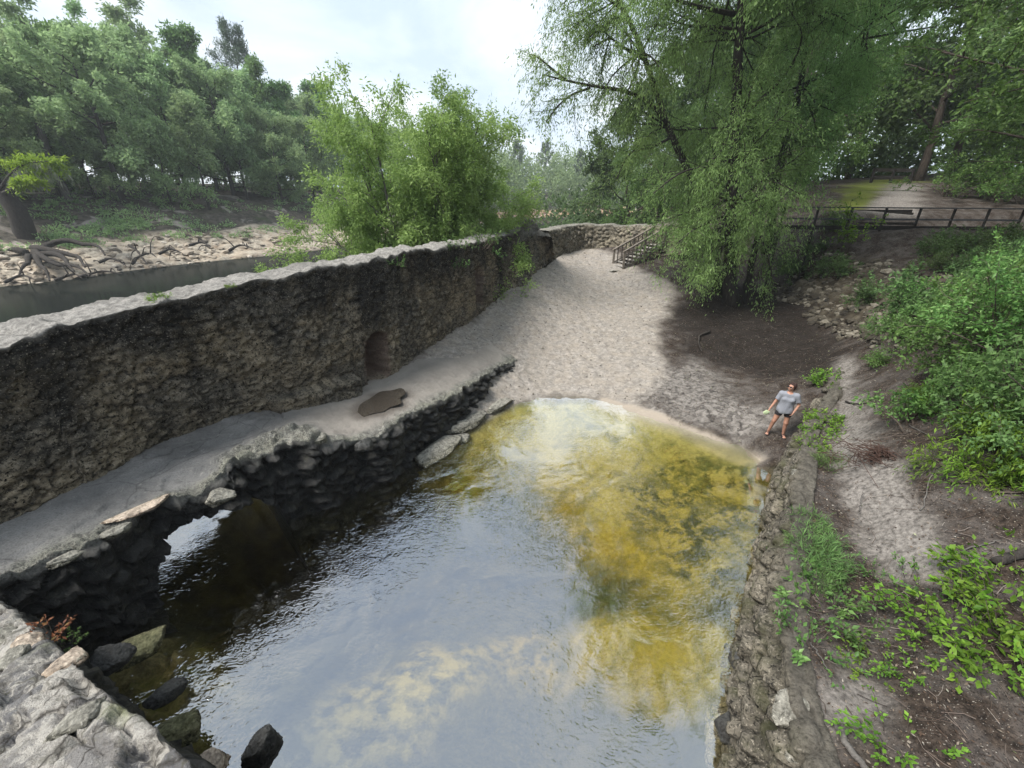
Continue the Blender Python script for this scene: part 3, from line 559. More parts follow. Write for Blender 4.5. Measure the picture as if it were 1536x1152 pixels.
for j in range(nTp):
    q = j/(nTp-1); a = I_+(I_-E_)*np.array([.25, .25, 0]); V[:, j] = a+(E_-a)*q
    dist = np.linalg.norm(V[:, j, :2]-E_[:, :2], axis=1); P3 = np.c_[V[:, j, :2], 0*arcL]; k = fbm(P3*1.5, 4, 303)
    cr = sstep(.55+.3*k, .05, dist+.0*k); cr = np.maximum(cr, rubz*sstep(1.15, .6, dist+.4*k)); crust[:, j] = cr
    f1, f2, cv = worley(P3*np.array([3.2, 3.2, 1]), 305); s_ = sstep(.03, .4, f2-f1)
    V[:, j, 2] += .05*k+.025*fbm(P3*4, 4, 331, .65)-.06*sstep(-.02, .02, fbm(P3*np.array([.9, .9, 1]), 3, 333)-.05)*(lt < 6.5)+cr*(.11*sstep(.01, .10, f2-f1)*(cv-.25)-.03+.085*fbm(P3*9, 4, 307, .7)+.05*fbm(P3*3, 2, 309))+rubz*.22*sstep(1.2, .7, dist+.35*k)*(.6+.6*s_*cv)
    # a broken step in the concrete layer
    V[:, j, 2] -= .07*sstep(.02, -.02, q-.62-.10*fbm(np.c_[arcL*.9, 0*arcL, 0*arcL], 3, 311)+.5*sstep(6.5, 8, lt))*(lt < 7.5)*0+.0
    sandw[:, j] = sstep(5.6, 7.4, lt+.5*k)*(1-.6*cr)
    V[:, j, :2] += no*(edgew*q**6)[:, None]
zbtm = -1.5
for j in range(nFc):
    q = (j+1)/nFc; V[:, nTp+j, :2] = E_[:, :2]+no*(edgew+.20*q)[:, None]; V[:, nTp+j, 2] = V[:, nTp-1, 2]*(1-q)+zbtm*q; crust[:, nTp+j] = .75*sstep(.07, .0, q)
U = np.repeat(arcL[:, None], M, 1); Pq = np.c_[U.ravel(), V[:, :, 2].ravel(), 0*U.ravel()]
w = Pq*np.array([1.9, 5.2, 1])+.4*np.c_[fbm(Pq*1.8, 2, 312), fbm(Pq*1.8, 2, 313), 0*Pq[:, 0]]
f1, f2, cv = worley(w, 314); st = sstep(.02, .4, f2-f1)
d = (.20*st*(.2+cv)+.14*fbm(Pq*1.2, 4, 315)+.08*fbm(Pq*6, 4, 316, .7)-.10*sstep(.62, .95, 1-np.abs(fbm(Pq*np.array([1.5, 3.4, 1]), 4, 317, .6))*3.2)).reshape(nL, M); fw = np.where(np.arange(M) >= nTp, sstep(nTp, nTp+4, np.arange(M)), 0)[None]
V[:, :, :2] += no[:, None]*(d*fw)[:, :, None]
# the culvert mouth
sA = np.interp(0, [0], [arcL[np.argmin(np.hypot(*(E_[:, :2]-at(245, 905, 0)[:2]).T))]]); sB = arcL[np.argmin(np.hypot(*(E_[:, :2]-at(447, 800, 0)[:2]).T))]
uu = (arcL-sA)/(sB-sA); ztop = np.interp(uu, [-.05, .0, .06, .2, .4, .62, .8, .95, 1.03], [-2, .35, .62, 1.02, 1.08, 1.02, .92, .55, -2])+.10*fbm(np.c_[arcL*4, 0*arcL, 0*arcL], 3, 320)
ins = (V[:, :, 2] < ztop[:, None]) & (np.arange(M)[None] >= nTp) & ((uu > -.03) & (uu < 1.02))[:, None]
V[:, :, :2] -= no[:, None]*(ins*2.9)[:, :, None]+tg[:, None]*(ins*.9)[:, :, None]*np.clip(uu, 0, 1)[:, None, None]*0
V[:, :, 2] += ins*.5*np.clip(V[:, :, 2]-.25, 0, 1)  # culvert roof raised inside so its water can mirror the sky
Q = gridq(nL, M); I2 = ins.ravel(); back = I2[Q].all(1)
topw = np.repeat((np.arange(M) < nTp)[None], nL, 0).astype(float); topw[:, nTp:nTp+3] = [.8, .5, .2]
pa = np.array([at(px, py, 1.36)[:2] for px, py in [(536, 618), (541, 606), (556, 597), (572, 587), (590, 585), (600, 582), (608, 590), (600, 597), (602, 605), (585, 611), (575, 617), (556, 621), (548, 625)]])
pa = resample(np.r_[pa, pa[:1]], 40)[:-1]
wet = sstep(.38, .0, sd_poly(V.reshape(-1, 3), pa)+.16*fbm(V.reshape(-1, 3)*3., 3, 341))*topw.ravel()
m = MT('ledge_stone'); co = m.coord(); nA = m.noise(co, 8, 8, .7); nB = m.noise(co, 1.3, 5, .6, .4); nF = m.noise(co, 36, 4, .7); cell = m.attr('cell')
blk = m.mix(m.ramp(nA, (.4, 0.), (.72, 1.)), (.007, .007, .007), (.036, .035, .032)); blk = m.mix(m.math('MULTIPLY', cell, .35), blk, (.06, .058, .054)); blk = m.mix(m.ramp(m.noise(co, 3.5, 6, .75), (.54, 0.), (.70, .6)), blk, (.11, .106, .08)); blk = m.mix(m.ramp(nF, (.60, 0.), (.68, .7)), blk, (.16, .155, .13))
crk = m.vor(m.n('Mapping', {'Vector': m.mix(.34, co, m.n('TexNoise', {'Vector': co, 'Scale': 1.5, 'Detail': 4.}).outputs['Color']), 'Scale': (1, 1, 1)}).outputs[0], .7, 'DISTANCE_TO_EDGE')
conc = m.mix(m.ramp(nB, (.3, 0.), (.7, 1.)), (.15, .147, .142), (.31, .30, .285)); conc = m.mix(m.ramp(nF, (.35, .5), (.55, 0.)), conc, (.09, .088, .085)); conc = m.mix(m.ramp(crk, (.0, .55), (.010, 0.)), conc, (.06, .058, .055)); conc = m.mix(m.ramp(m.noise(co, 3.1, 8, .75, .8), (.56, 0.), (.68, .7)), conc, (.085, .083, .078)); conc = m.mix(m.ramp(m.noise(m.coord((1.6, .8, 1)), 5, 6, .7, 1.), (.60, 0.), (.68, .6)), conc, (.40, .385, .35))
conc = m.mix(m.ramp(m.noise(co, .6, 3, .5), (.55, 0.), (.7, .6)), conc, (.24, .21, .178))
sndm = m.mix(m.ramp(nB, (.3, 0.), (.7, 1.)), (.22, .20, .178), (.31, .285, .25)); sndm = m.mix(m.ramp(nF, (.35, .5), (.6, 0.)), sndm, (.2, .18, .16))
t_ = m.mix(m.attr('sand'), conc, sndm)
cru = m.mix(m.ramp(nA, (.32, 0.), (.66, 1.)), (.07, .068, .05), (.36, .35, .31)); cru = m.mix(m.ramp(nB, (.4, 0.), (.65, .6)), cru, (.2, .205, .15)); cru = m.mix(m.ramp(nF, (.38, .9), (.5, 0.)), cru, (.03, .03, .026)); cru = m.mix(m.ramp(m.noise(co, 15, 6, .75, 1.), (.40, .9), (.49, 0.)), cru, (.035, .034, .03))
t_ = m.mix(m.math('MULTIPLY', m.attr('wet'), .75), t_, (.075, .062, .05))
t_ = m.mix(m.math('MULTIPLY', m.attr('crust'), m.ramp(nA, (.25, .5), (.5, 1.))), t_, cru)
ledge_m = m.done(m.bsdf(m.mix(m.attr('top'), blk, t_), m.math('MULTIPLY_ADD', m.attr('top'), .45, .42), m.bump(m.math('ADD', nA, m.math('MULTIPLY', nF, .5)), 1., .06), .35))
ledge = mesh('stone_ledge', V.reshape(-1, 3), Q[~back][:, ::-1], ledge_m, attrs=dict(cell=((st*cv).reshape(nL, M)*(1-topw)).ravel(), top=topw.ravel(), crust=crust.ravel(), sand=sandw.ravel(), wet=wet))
tag(ledge, 'broad grey stone ledge with black wet layered face and low arched opening above the pool', 'stone ledge')
# ---- wall end in the near corner
NWs = np.array([(-.5, -.5, 0), *NW[::-1][1:]])
nn = 380; P = resample(NW[::-1], nn); tg = np.gradient(P[:, :2], axis=0); tg /= np.linalg.norm(tg, axis=1)[:, None]; no = np.stack([tg[:, 1], -tg[:, 0]], 1)
sN = np.r_[0, np.cumsum(np.linalg.norm(np.diff(P[:, :2], axis=0), axis=1))]; nf, nt = 90, 160; M = nf+nt; V = np.zeros((nn, M, 3)); tw = np.zeros((nn, M)); fw = np.zeros((nn, M))
for j in range(nf):
    q = j/(nf-1); V[:, j, :2] = P[:, :2]+no*(.25*(1-q)); V[:, j, 2] = -1.2+(P[:, 2]+1.2)*q; fw[:, j] = 1-.6*sstep(.93, 1, q); tw[:, j] = .7*sstep(.94, 1, q)
for j in range(nt):
    q = (j+1)/nt; V[:, nf+j, :2] = P[:, :2]-no*(3.4*q); V[:, nf+j, 2] = P[:, 2]-.0*q; tw[:, nf+j] = 1
U = np.repeat(sN[:, None], M, 1); arcj = np.r_[np.linspace(0, 5, nf), 5+3.4*np.arange(1, nt+1)/nt]
Pq = np.c_[U.ravel(), np.tile(arcj, nn), 0*U.ravel()]
w = Pq*np.array([1.7, 2.4, 1])+.45*np.c_[fbm(Pq*1.7, 3, 402), fbm(Pq*1.7, 3, 403), 0*Pq[:, 0]]
f1, f2, cv = worley(w, 404); st = sstep(.03, .35, f2-f1)
st = sstep(.01, .13, f2-f1); d = (.12*st*(cv-.25)+.10*fbm(Pq*1.1, 4, 405)+.035*fbm(Pq*14, 3, 409, .65)+.05*fbm(Pq*6, 4, 406, .7)-.05*sstep(.7, .97, 1-np.abs(fbm(Pq*np.array([1.3, 2.6, 1]), 3, 407))*3.4)).reshape(nn, M)
V[:, :, :2] += (no[:, None]*(d*fw)[:, :, None]); V[:, :, 2] += d*(tw >= 1)*1.25
V_NW = V[:, nf:].reshape(-1, 3).copy(); m = MT('broken_wall_top'); co = m.coord(); nA = m.noise(co, 7, 9, .72, .4); nB = m.noise(m.coord((1, 1.0, 1)), 2.0, 5, .65, .8); nF = m.noise(co, 42, 4, .7); cell = m.attr('cell')
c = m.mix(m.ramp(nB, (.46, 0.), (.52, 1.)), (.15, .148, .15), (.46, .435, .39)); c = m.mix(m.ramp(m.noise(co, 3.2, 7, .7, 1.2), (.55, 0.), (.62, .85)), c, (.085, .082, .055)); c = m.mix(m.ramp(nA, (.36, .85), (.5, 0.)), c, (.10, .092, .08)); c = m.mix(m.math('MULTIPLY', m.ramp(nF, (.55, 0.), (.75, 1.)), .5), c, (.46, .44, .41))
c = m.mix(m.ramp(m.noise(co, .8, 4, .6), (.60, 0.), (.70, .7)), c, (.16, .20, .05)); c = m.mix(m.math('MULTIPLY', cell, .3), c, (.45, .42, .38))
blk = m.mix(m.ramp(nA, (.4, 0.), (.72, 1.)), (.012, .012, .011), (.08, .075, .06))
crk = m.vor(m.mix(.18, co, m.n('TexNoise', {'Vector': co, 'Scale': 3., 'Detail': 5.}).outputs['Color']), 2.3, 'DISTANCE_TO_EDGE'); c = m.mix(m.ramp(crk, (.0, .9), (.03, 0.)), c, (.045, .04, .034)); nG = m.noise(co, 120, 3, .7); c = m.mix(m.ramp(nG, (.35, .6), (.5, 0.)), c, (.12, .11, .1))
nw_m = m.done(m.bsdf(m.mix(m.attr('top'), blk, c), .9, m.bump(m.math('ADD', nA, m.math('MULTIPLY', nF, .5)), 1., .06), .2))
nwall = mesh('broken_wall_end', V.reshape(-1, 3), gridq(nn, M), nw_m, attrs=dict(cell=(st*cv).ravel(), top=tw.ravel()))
tag(nwall, 'broken pale limestone wall top with flaking blocks in the near corner beside the ledge', 'stone wall')
# ------------------------------------------------------------------ rocks
def ico(sub):
    bm = bmesh.new(); bmesh.ops.create_icosphere(bm, subdivisions=sub, radius=1); V = np.array([v.co[:] for v in bm.verts]); T = np.array([[v.index for v in f.verts] for f in bm.faces]); bm.free(); return V, T
ICO = {k: ico(k) for k in (1, 2, 3, 4, 5)}
def rock(name, loc, dims, rz, mat, seed, sub=5, amp=.35, facet=1., tilt=(0, 0), label=None, group=None, parent=None):
    V, T = ICO[sub]; V = V.copy(); V = np.sign(V)*np.abs(V)**.75
    n = V/np.linalg.norm(V, axis=1)[:, None]
    f1, f2, cv = worley(V*1.3+seed*3.7, seed); 
    V = V*(1+amp*(.55*fbm(V*1.2+seed, 3, seed)+.35*(f2-f1-.3)*facet+.18*fbm(V*4+seed, 3, seed+3)))[:, None]
    rr = np.random.default_rng(seed+900)
    for k in range(26):
        pn = rr.normal(0, 1, 3); pn /= np.linalg.norm(pn); dd = rr.uniform(.5, .82); q = V@pn; V = V-pn*(np.maximum(q-dd, 0)*.8)[:, None]
    V = V*(1+.10*fbm(V*6+seed, 4, seed+31, .7)+.04*fbm(V*17+seed, 3, seed+37, .7)-.07*sstep(.6, .95, 1-np.abs(fbm(V*2.5+seed, 3, seed+39))*3.5))[:, None]*1.15
    V = V*np.asarray(dims)/2
    a, b = tilt; Rx = np.array([[1, 0, 0], [0, math.cos(a), -math.sin(a)], [0, math.sin(a), math.cos(a)]]); Ry = np.array([[math.cos(b), 0, math.sin(b)], [0, 1, 0], [-math.sin(b), 0, math.cos(b)]])
    V = V@Rx.T@Ry.T
    o = mesh(name, V, T, mat, parent, attrs=dict(cell=np.clip(f2-f1, 0, 1)*.6, top=sstep(.3, .8, n[:, 2])*.7, hgt=np.full(len(V), .6), solid=np.ones(len(V))))
    o.location = loc; o.rotation_euler = (0, 0, rz)
    if label: tag(o, label, 'rock', group)
    return o
lime_m = stone_mat('limestone', (.11, .105, .085), (.31, .295, .255), (.045, .043, .034), blotch=(.30, .28, .18), top=(.34, .325, .28), dark_amt=.6)
wet_m = stone_mat('wet_black_rock', (.016, .016, .015), (.05, .048, .045), (.01, .01, .01), blotch=(.09, .085, .06), top=(.09, .09, .085), dark_amt=.3, blotch_amt=.3, rough=.6, spec=.4)
tan_m = stone_mat('tan_rock', (.24, .18, .125), (.56, .46, .36), (.08, .06, .045), blotch=(.5, .36, .27), top=(.56, .47, .38), dark_amt=.4)
R_ = math.radians
p = at(392, 1122, 2.0); rock('rock', p, (.36, .30, .52), R_(35), wet_m, 11, 5, .45, 1.3, (R_(-15), R_(25)), 'black wet knob of rock jutting up in front of the water at the picture bottom')
p = at(318, 1146, 2.2); rock('rock', p, (.30, .26, .34), R_(10), tan_m, 12, 5, .45, 1.2, (0, .2), 'tan and pinkish broken rock beside the black wet knob of rock')
# broken shelves of limestone at the water's edge
for i, (px, py, z, dims, rz_, tl, lb) in enumerate([
    (655, 668, .12, (2.0, .8, .42), 52, (.05, -.06), 'flat pale limestone shelf broken off along the ledge foot, its rim overhanging black shadow'),
    (700, 630, .2, (1.9, .9, .36), 50, (.04, .05), 'pale greenish limestone slab reaching into the golden shallows'),
    (752, 604, .16, (1.7, .5, .3), 52, (.02, .03), 'thin dark rimmed limestone slab ending where the wet sand meets the water'),
    (575, 706, .1, (1.5, .55, .5), 50, (.1, .0), 'narrow grey rock at the foot of the black ledge face beside olive water'),
    (690, 655, .05, (.8, .5, .3), 20, (.1, .1), 'small pitted grey rock between the limestone slabs and golden water'),
    (545, 664, 1.38, (.5, .42, .35), 30, (.1, .2), 'single blackened block standing on the ledge rim beside the rubble heap'),
    (470, 655, 1.72, (.75, .5, .3), 45, (.0, .1), 'overhanging pale crusted block at the tip of the rubble heap on the ledge'),
    (330, 742, 1.66, (.65, .38, .3), 40, (.1, .1), 'crusted grey block set over the crown of the arched opening'),
    (172, 794, 1.8, (.5, .3, .2), 45, (.0, .0), 'flat mossy stone on the rim of the ledge left of the arched opening'),
    (95, 835, 1.88, (.42, .26, .18), 45, (.0, .0), 'small flat dark stone on the ledge rim nearest the broken wall'),
    (210, 762, 1.84, (.95, .3, .1), 53, (.0, .0), 'smooth tan flagstone on the ledge rim beside the arched opening')]):
    rock('rock', at(px, py, z)-[0, 0, dims[2]*.25], dims, R_(rz_), tan_m if i == 10 else (wet_m if i in (3, 5) else lime_m), 20+i, 5, .42, 1.2, tl, lb)
for i, (px, py, z, dims, rz_, lb, mt) in enumerate([(a_[0], a_[1], a_[2], tuple(v*(.72 if a_[6] else .85) for v in a_[3]), *a_[4:]) for a_ in [
    (1218, 1118, 1.72, (.62, .5, .5), 20, 'yellow lichened limestone block on the retaining wall top near the bottom', 0),
    (1196, 1060, 1.75, (.5, .62, .42), 60, 'pale pointed stone on the retaining wall top just above the lichened block', 0),
    (1213, 714, 1.72, (.5, .62, .28), 55, 'pale cream block on the retaining wall rim below the standing person', 0),
    (1208, 682, 1.70, (.3, .34, .22), 35, 'small cream stone above the pale cream block on the wall rim', 0),
    (1130, 905, .1, (.5, .6, .6), 35, 'dark stone bulging from the foot of the retaining wall over the water', 1),
    (1110, 985, .1, (.5, .55, .55), 15, 'blackish rounded stone at the retaining wall foot beside bright rippled water', 1),
    (1092, 1085, .15, (.45, .5, .6), 75, 'dark rounded stone at the retaining wall foot closest to the viewer', 1),
    (1146, 815, .1, (.4, .5, .5), 35, 'dark stone at the retaining wall foot beside the speckled algae', 1),
    (205, 965, .5, (1.0, .8, .38), 40, 'greenish pitted boulder sitting at the foot of the black ledge face', 2),
    (250, 1035, .2, (.75, .5, .35), 55, 'dark ridged boulder half in the water below the broken wall end', 1),
    (255, 1095, .4, (.9, .7, .5), 30, 'olive brown boulder under shallow water beside the broken wall end', 2),
    (165, 985, .8, (.8, .6, .5), 10, 'dark jagged rock wedged between the broken wall end and the black ledge face', 1)]]):
    rock('rock', at(px, py, z)-[0, 0, dims[2]*.22], dims, R_(rz_), (lime_m, wet_m, stone_mat('mossy_rock', (.07, .065, .04), (.2, .185, .115), (.03, .03, .02), blotch=(.16, .16, .06), top=(.2, .2, .11)) if i == 8 else bpy.data.materials.get('mossy_rock'))[mt], 60+i, 5, .45, 1.2, (.1*i % .3, .07*i % .25), lb)
# puddle on the ledge
m = MT('puddle_water'); pud_m = m.done(m.n('MixShader', {0: m.math('MULTIPLY_ADD', m.n('Fresnel', {'IOR': 1.33}).outputs[0], 1.6, .16, clamp=True), 1: m.bsdf((.055, .047, .038), .6, spec=0.), 2: m.n('BsdfGlossy', {'Roughness': .02}).outputs[0]}).outputs[0])
pud = poly_sheet('puddle', pa, 1.36, pud_m); structure(pud)

for i, (px, py, z, dm, lb) in enumerate([(60, 985, 2.55, (.34, .26, .16), 'tan broken stone lying on the wall end just behind the withered plant'), (112, 1000, 2.85, (.3, .22, .14), 'pinkish tan stone on the rim of the broken wall end below the withered plant'), (18, 965, 2.3, (.3, .24, .16), 'pale green tinged stone at the left edge on the broken wall end'), (130, 1095, 3.2, (.36, .2, .1), 'white flake of limestone lying flat on the broken wall end'), (40, 1015, 2.6, (.26, .2, .12), 'small grey stone on the broken wall end left of the pinkish tan stone')]):
    q = at(px, py, z); D_ = ((np.c_[V_NW[:, 0], V_NW[:, 1]]-q[:2])**2).sum(1); q[2] = V_NW[np.argmin(D_), 2]+dm[2]*.2
    rock('rock', q, dm, i*1.3, tan_m if i < 2 else lime_m, 170+i, 4, .4, 1.2, (.1, .1), lb)
# ------------------------------------------------------------------ vegetation
def unit(v): v = np.asarray(v, float); return v/(np.linalg.norm(v, axis=-1, keepdims=True)+1e-9)
class Plant:
    def __init__(s, seed): s.r = np.random.default_rng(seed); s.wood = MB(); s.tw = []; s.LP = []; s.LD = []; s.LS = []
    def curve(s, p, d, L, n=6, up=0., wig=.15):
        P = [np.asarray(p, float)]; d = unit(d)
        for i in range(n-1):
            d = unit(d+np.array([0, 0, up/n])+s.r.normal(0, wig, 3)); P.append(P[-1]+d*L/(n-1))
        return np.array(P)
    def limb(s, P, r0, r1, k=6): s.wood.tube(P, np.linspace(r0, r1, len(P)), k); return P
    def side(s, P, n, t0, L, r0, ang=(.6, 1.1), up=.3, wig=.18, taper=.5, flat=0., draw=True, npt=5, k=4):
        """n side branches of a limb; returns their curves"""
        out = []; m = len(P)
        for i in range(n):
            t = t0+(1-t0)*(i+s.r.random())/n; j = min(int(t*(m-1)), m-2); f = t*(m-1)-j; p = P[j]+(P[j+1]-P[j])*f; T = unit(P[j+1]-P[j])
            a = s.r.uniform(*ang); q = unit(np.cross(T, s.r.normal(0, 1, 3))); 
            if flat: q[2] *= 1-flat; q = unit(q)
            d = T*math.cos(a)+q*math.sin(a); l = L*(1-taper*t)*s.r.uniform(.7, 1.25)
            c = s.curve(p, d, l, npt, up, wig)
            if draw: s.limb(c, r0*(1-.5*t), r0*.25, k)
            out.append(c)
        return out
    def twigs(s, curves, n, L, t0=.15, droop=.0, spread=.9):
        """leafy twigs along branches (start, direction, length, droop)"""
        for c in curves:
            m = len(c); t = t0+(1-t0)*s.r.random(n); j = np.minimum((t*(m-1)).astype(int), m-2); f = (t*(m-1)-j)[:, None]
            p = c[j]+(c[j+1]-c[j])*f; T = unit(c[j+1]-c[j]); d = unit(T+s.r.normal(0, spread, (n, 3))); l = L*s.r.uniform(.5, 1.3, n)
            s.tw.append(np.c_[p, d, l, np.full(n, droop)])
    def leaves(s, per, jit=.12, hang=.0, size=(.12, .05), along=.5):
        tw = np.concatenate(s.tw); s.tw = []; n = len(tw)*per; tw = np.repeat(tw, per, 0); t = s.r.random(n)
        P = tw[:, :3]+tw[:, 3:6]*(tw[:, 6]*t)[:, None]; P[:, 2] -= tw[:, 7]*tw[:, 6]*t*t; P += s.r.normal(0, jit, (n, 3))
        D = unit(tw[:, 3:6]*along+s.r.normal(0, .6, (n, 3))+np.array([0, 0, -1])*(hang+tw[:, 7]*t)[:, None])
        s.LP.append(P); s.LD.append(D); s.LS.append(np.c_[*(lambda k: (size[0]*k, size[1]*k*s.r.uniform(.75, 1.25, n)))(s.r.uniform(.45, 1.4, n))])
    def leafmesh(s, name, mat, parent=None, flat=.0, fold=False):
        P = np.concatenate(s.LP); D = np.concatenate(s.LD); S = np.concatenate(s.LS); n = len(P)
        ref = s.r.normal(0, 1, (n, 3)); 
        if flat: ref = ref*(1-flat)+np.array([0, 0, 1.])*flat*2
        side = unit(np.cross(D, ref)); L = S[:, :1]; Wd = S[:, 1:]
        nrm_ = np.cross(side, D)
        a = P; b = P+D*L*.45+side*Wd*.5; c = P+D*L-nrm_*L*.12; d = P+D*L*.45-side*Wd*.5
        if fold:
            e = P+D*L*.5-nrm_*Wd*.16
            V = np.stack([a, b, c, d, e], 1).reshape(-1, 3); i = np.arange(n)[:, None]*5; Q = np.concatenate([i+np.array([[0, 4, 2, 1]]), i+np.array([[0, 3, 2, 4]])])
        else:
            V = np.stack([a, b, c, d], 1).reshape(-1, 3); Q = np.arange(4*n).reshape(-1, 4)
        return mesh(name, V, Q, mat, parent, smooth=False)
L_main = mat_leaf('cypress_leaves', (.12, .20, .06), (.29, .44, .15), (.38, .53, .22), .5, .5)
L_bush = mat_leaf('willow_leaves', (.165, .27, .07), (.34, .49, .15), (.42, .55, .22), .5, .6)
L_grey = mat_leaf('grey_green_leaves', (.15, .225, .10), (.33, .46, .21), (.41, .54, .26), .5, .25)
L_broad = mat_leaf('broad_leaves', (.075, .135, .045), (.19, .32, .10), (.26, .40, .14), .5, .3)
L_yel = mat_leaf('yellow_green_leaves', (.13, .21, .02), (.30, .42, .04), (.38, .5, .08), .45, .8)
L_pine = mat_leaf('pine_needles', (.05, .075, .05), (.12, .165, .10), None, .3, .5)
L_shrub = mat_leaf('shrub_leaves', (.05, .115, .028), (.17, .30, .08), (.28, .42, .15), .45, 1.2, .45)
L_lime = mat_leaf('vine_leaves', (.06, .13, .015), (.19, .34, .04), (.30, .45, .07), .4, 2.)
L_dark = mat_leaf('shade_leaves', (.045, .08, .027), (.13, .215, .075), (.2, .30, .11), .45, .4)
L_red = mat_leaf('dead_red_leaves', (.07, .022, .012), (.22, .085, .04), (.16, .14, .04), .2, 4)
L_moss = mat_leaf('hanging_moss', (.16, .17, .13), (.32, .34, .27), None, .3, 1)
K_dark = mat_bark('dark_bark', (.018, .015, .013), (.06, .052, .045)); K_grey = mat_bark('grey_bark', (.06, .055, .05), (.19, .175, .16)); K_brown = mat_bark('brown_bark', (.04, .03, .024), (.13, .105, .085))
def tree_parts(pl, root, bark, leaf, flat=0., fold=False):
    if pl.wood.V: pl.wood.build('trunk', bark, root, smooth=True)
    if pl.LP: pl.leafmesh('crown', leaf, root, flat, fold)
def gen_tree(name, seed, Ht, R, cb=.3, n1=13, n2=6, n3=9, per=7, leaf=(.3, .15), droop=.2, trunk=.22, up=.25, bark=None, lmat=None, prof='round', lean=(0, 0), twL=.7, hang=.1):
    pl = Plant(seed); r = pl.r
    tr = np.array([[0, 0, -.4], [.0, .0, Ht*.15], *[[lean[0]*t+r.normal(0, .12), lean[1]*t+r.normal(0, .12), Ht*t] for t in (.35, .55, .75, .92)]]); tr = resample(tr, 12)
    pl.wood.tube(tr, np.linspace(1, .12, 12)**.9*trunk*np.r_[1.5, np.ones(11)], 7 if False else 6)
    for i in range(n1):
        t = cb+(1-cb)*(i+.5)/n1; k = (t-cb)/(1-cb)
        rad = R*(math.sqrt(max(.04, 1-(k*1.15-.25)**2)) if prof == 'round' else (1.05-k*.95 if prof == 'cone' else (.35+.65*math.sin(min(1, k*1.15+.12)*math.pi))))
        az = i*2.4+r.normal(0, .3); z = t*11; j = min(int(z), 10); p = tr[j]+(tr[j+1]-tr[j])*(z-j)
        d = np.array([math.cos(az), math.sin(az), r.uniform(.05, .55)+.4*k]); L = rad*r.uniform(.75, 1.15)
        c = pl.limb(pl.curve(p, d, L, 6, up, .16), trunk*.38*(1-.6*k), .02, 4)
        sb = pl.side(c, n2, .2, L*.5, trunk*.12, (.5, 1.1), .1, .2)
        pl.twigs(sb+[c[2:]], n3, twL, .15, droop)
    pl.twigs([tr[9:]], n3*2, twL*1.2, 0, droop)
    pl.leaves(per, .10*leaf[0]/.2, hang, leaf)
    root = empty(name); tree_parts(pl, root, bark or K_grey, lmat or L_grey); return root
PROTO = {
 'oak': gen_tree('bushy_tree', 1, 14, 5.6, .10, 18, 7, 12, 10, (.34, .15), .3, .25, .2, K_dark, L_grey),
 'loose': gen_tree('loose_tree', 2, 19, 4.8, .2, 16, 6, 11, 9, (.34, .14), .25, .24, .35, K_grey, L_grey, 'oval'),
 'green': gen_tree('green_tree', 3, 15, 4.6, .14, 18, 8, 12, 10, (.36, .17), .2, .2, .3, K_grey, L_broad, 'oval'),
 'young': gen_tree('young_tree', 4, 9.5, 3.9, .22, 15, 7, 13, 9, (.30, .13), .45, .13, .2, K_dark, L_grey, 'round', twL=.8),
 'trunky': gen_tree('bushy_tree', 9, 14, 5.0, .38, 16, 7, 12, 10, (.34, .15), .35, .30, .2, K_dark, L_grey),
 'slim': gen_tree('slender_tree', 10, 11, 3.2, .42, 13, 6, 12, 9, (.3, .13), .4, .15, .25, K_dark, L_grey, 'oval'),
 'pine': gen_tree('pine_tree', 5, 20, 3.6, .5, 17, 6, 9, 9, (.38, .08), -.2, .22, .25, K_grey, L_pine, 'oval', twL=.5, hang=-.3),
 'shade': gen_tree('shade_tree', 6, 16, 6.0, .16, 20, 8, 15, 10, (.30, .15), .3, .27, .2, K_brown, L_dark),
 'broad': gen_tree('broadleaf_tree', 7, 15, 5.8, .16, 20, 9, 16, 10, (.2, .10), .35, .24, .15, K_brown, L_broad),
 'near': gen_tree('broadleaf_tree', 8, 15, 6.2, .14, 22, 10, 18, 12, (.13, .062), .35, .24, .1, K_brown, L_shrub),
}
used = set()
def plant(kind, name, loc, label, cat='tree', group=None, sc=1., rz=None):
    o = PROTO[kind]
    if kind in used: o = copy_tree(o)
    used.add(kind); o.name = name; o.location = loc; o.rotation_euler = (0, 0, rng.uniform(0, 6.28) if rz is None else rz); o.scale = (sc*rng.uniform(.92, 1.08),)*2+(sc,)
    for k in ('label', 'category', 'group'):
        if k in o: del o[k]
    tag(o, label, cat, group); return o
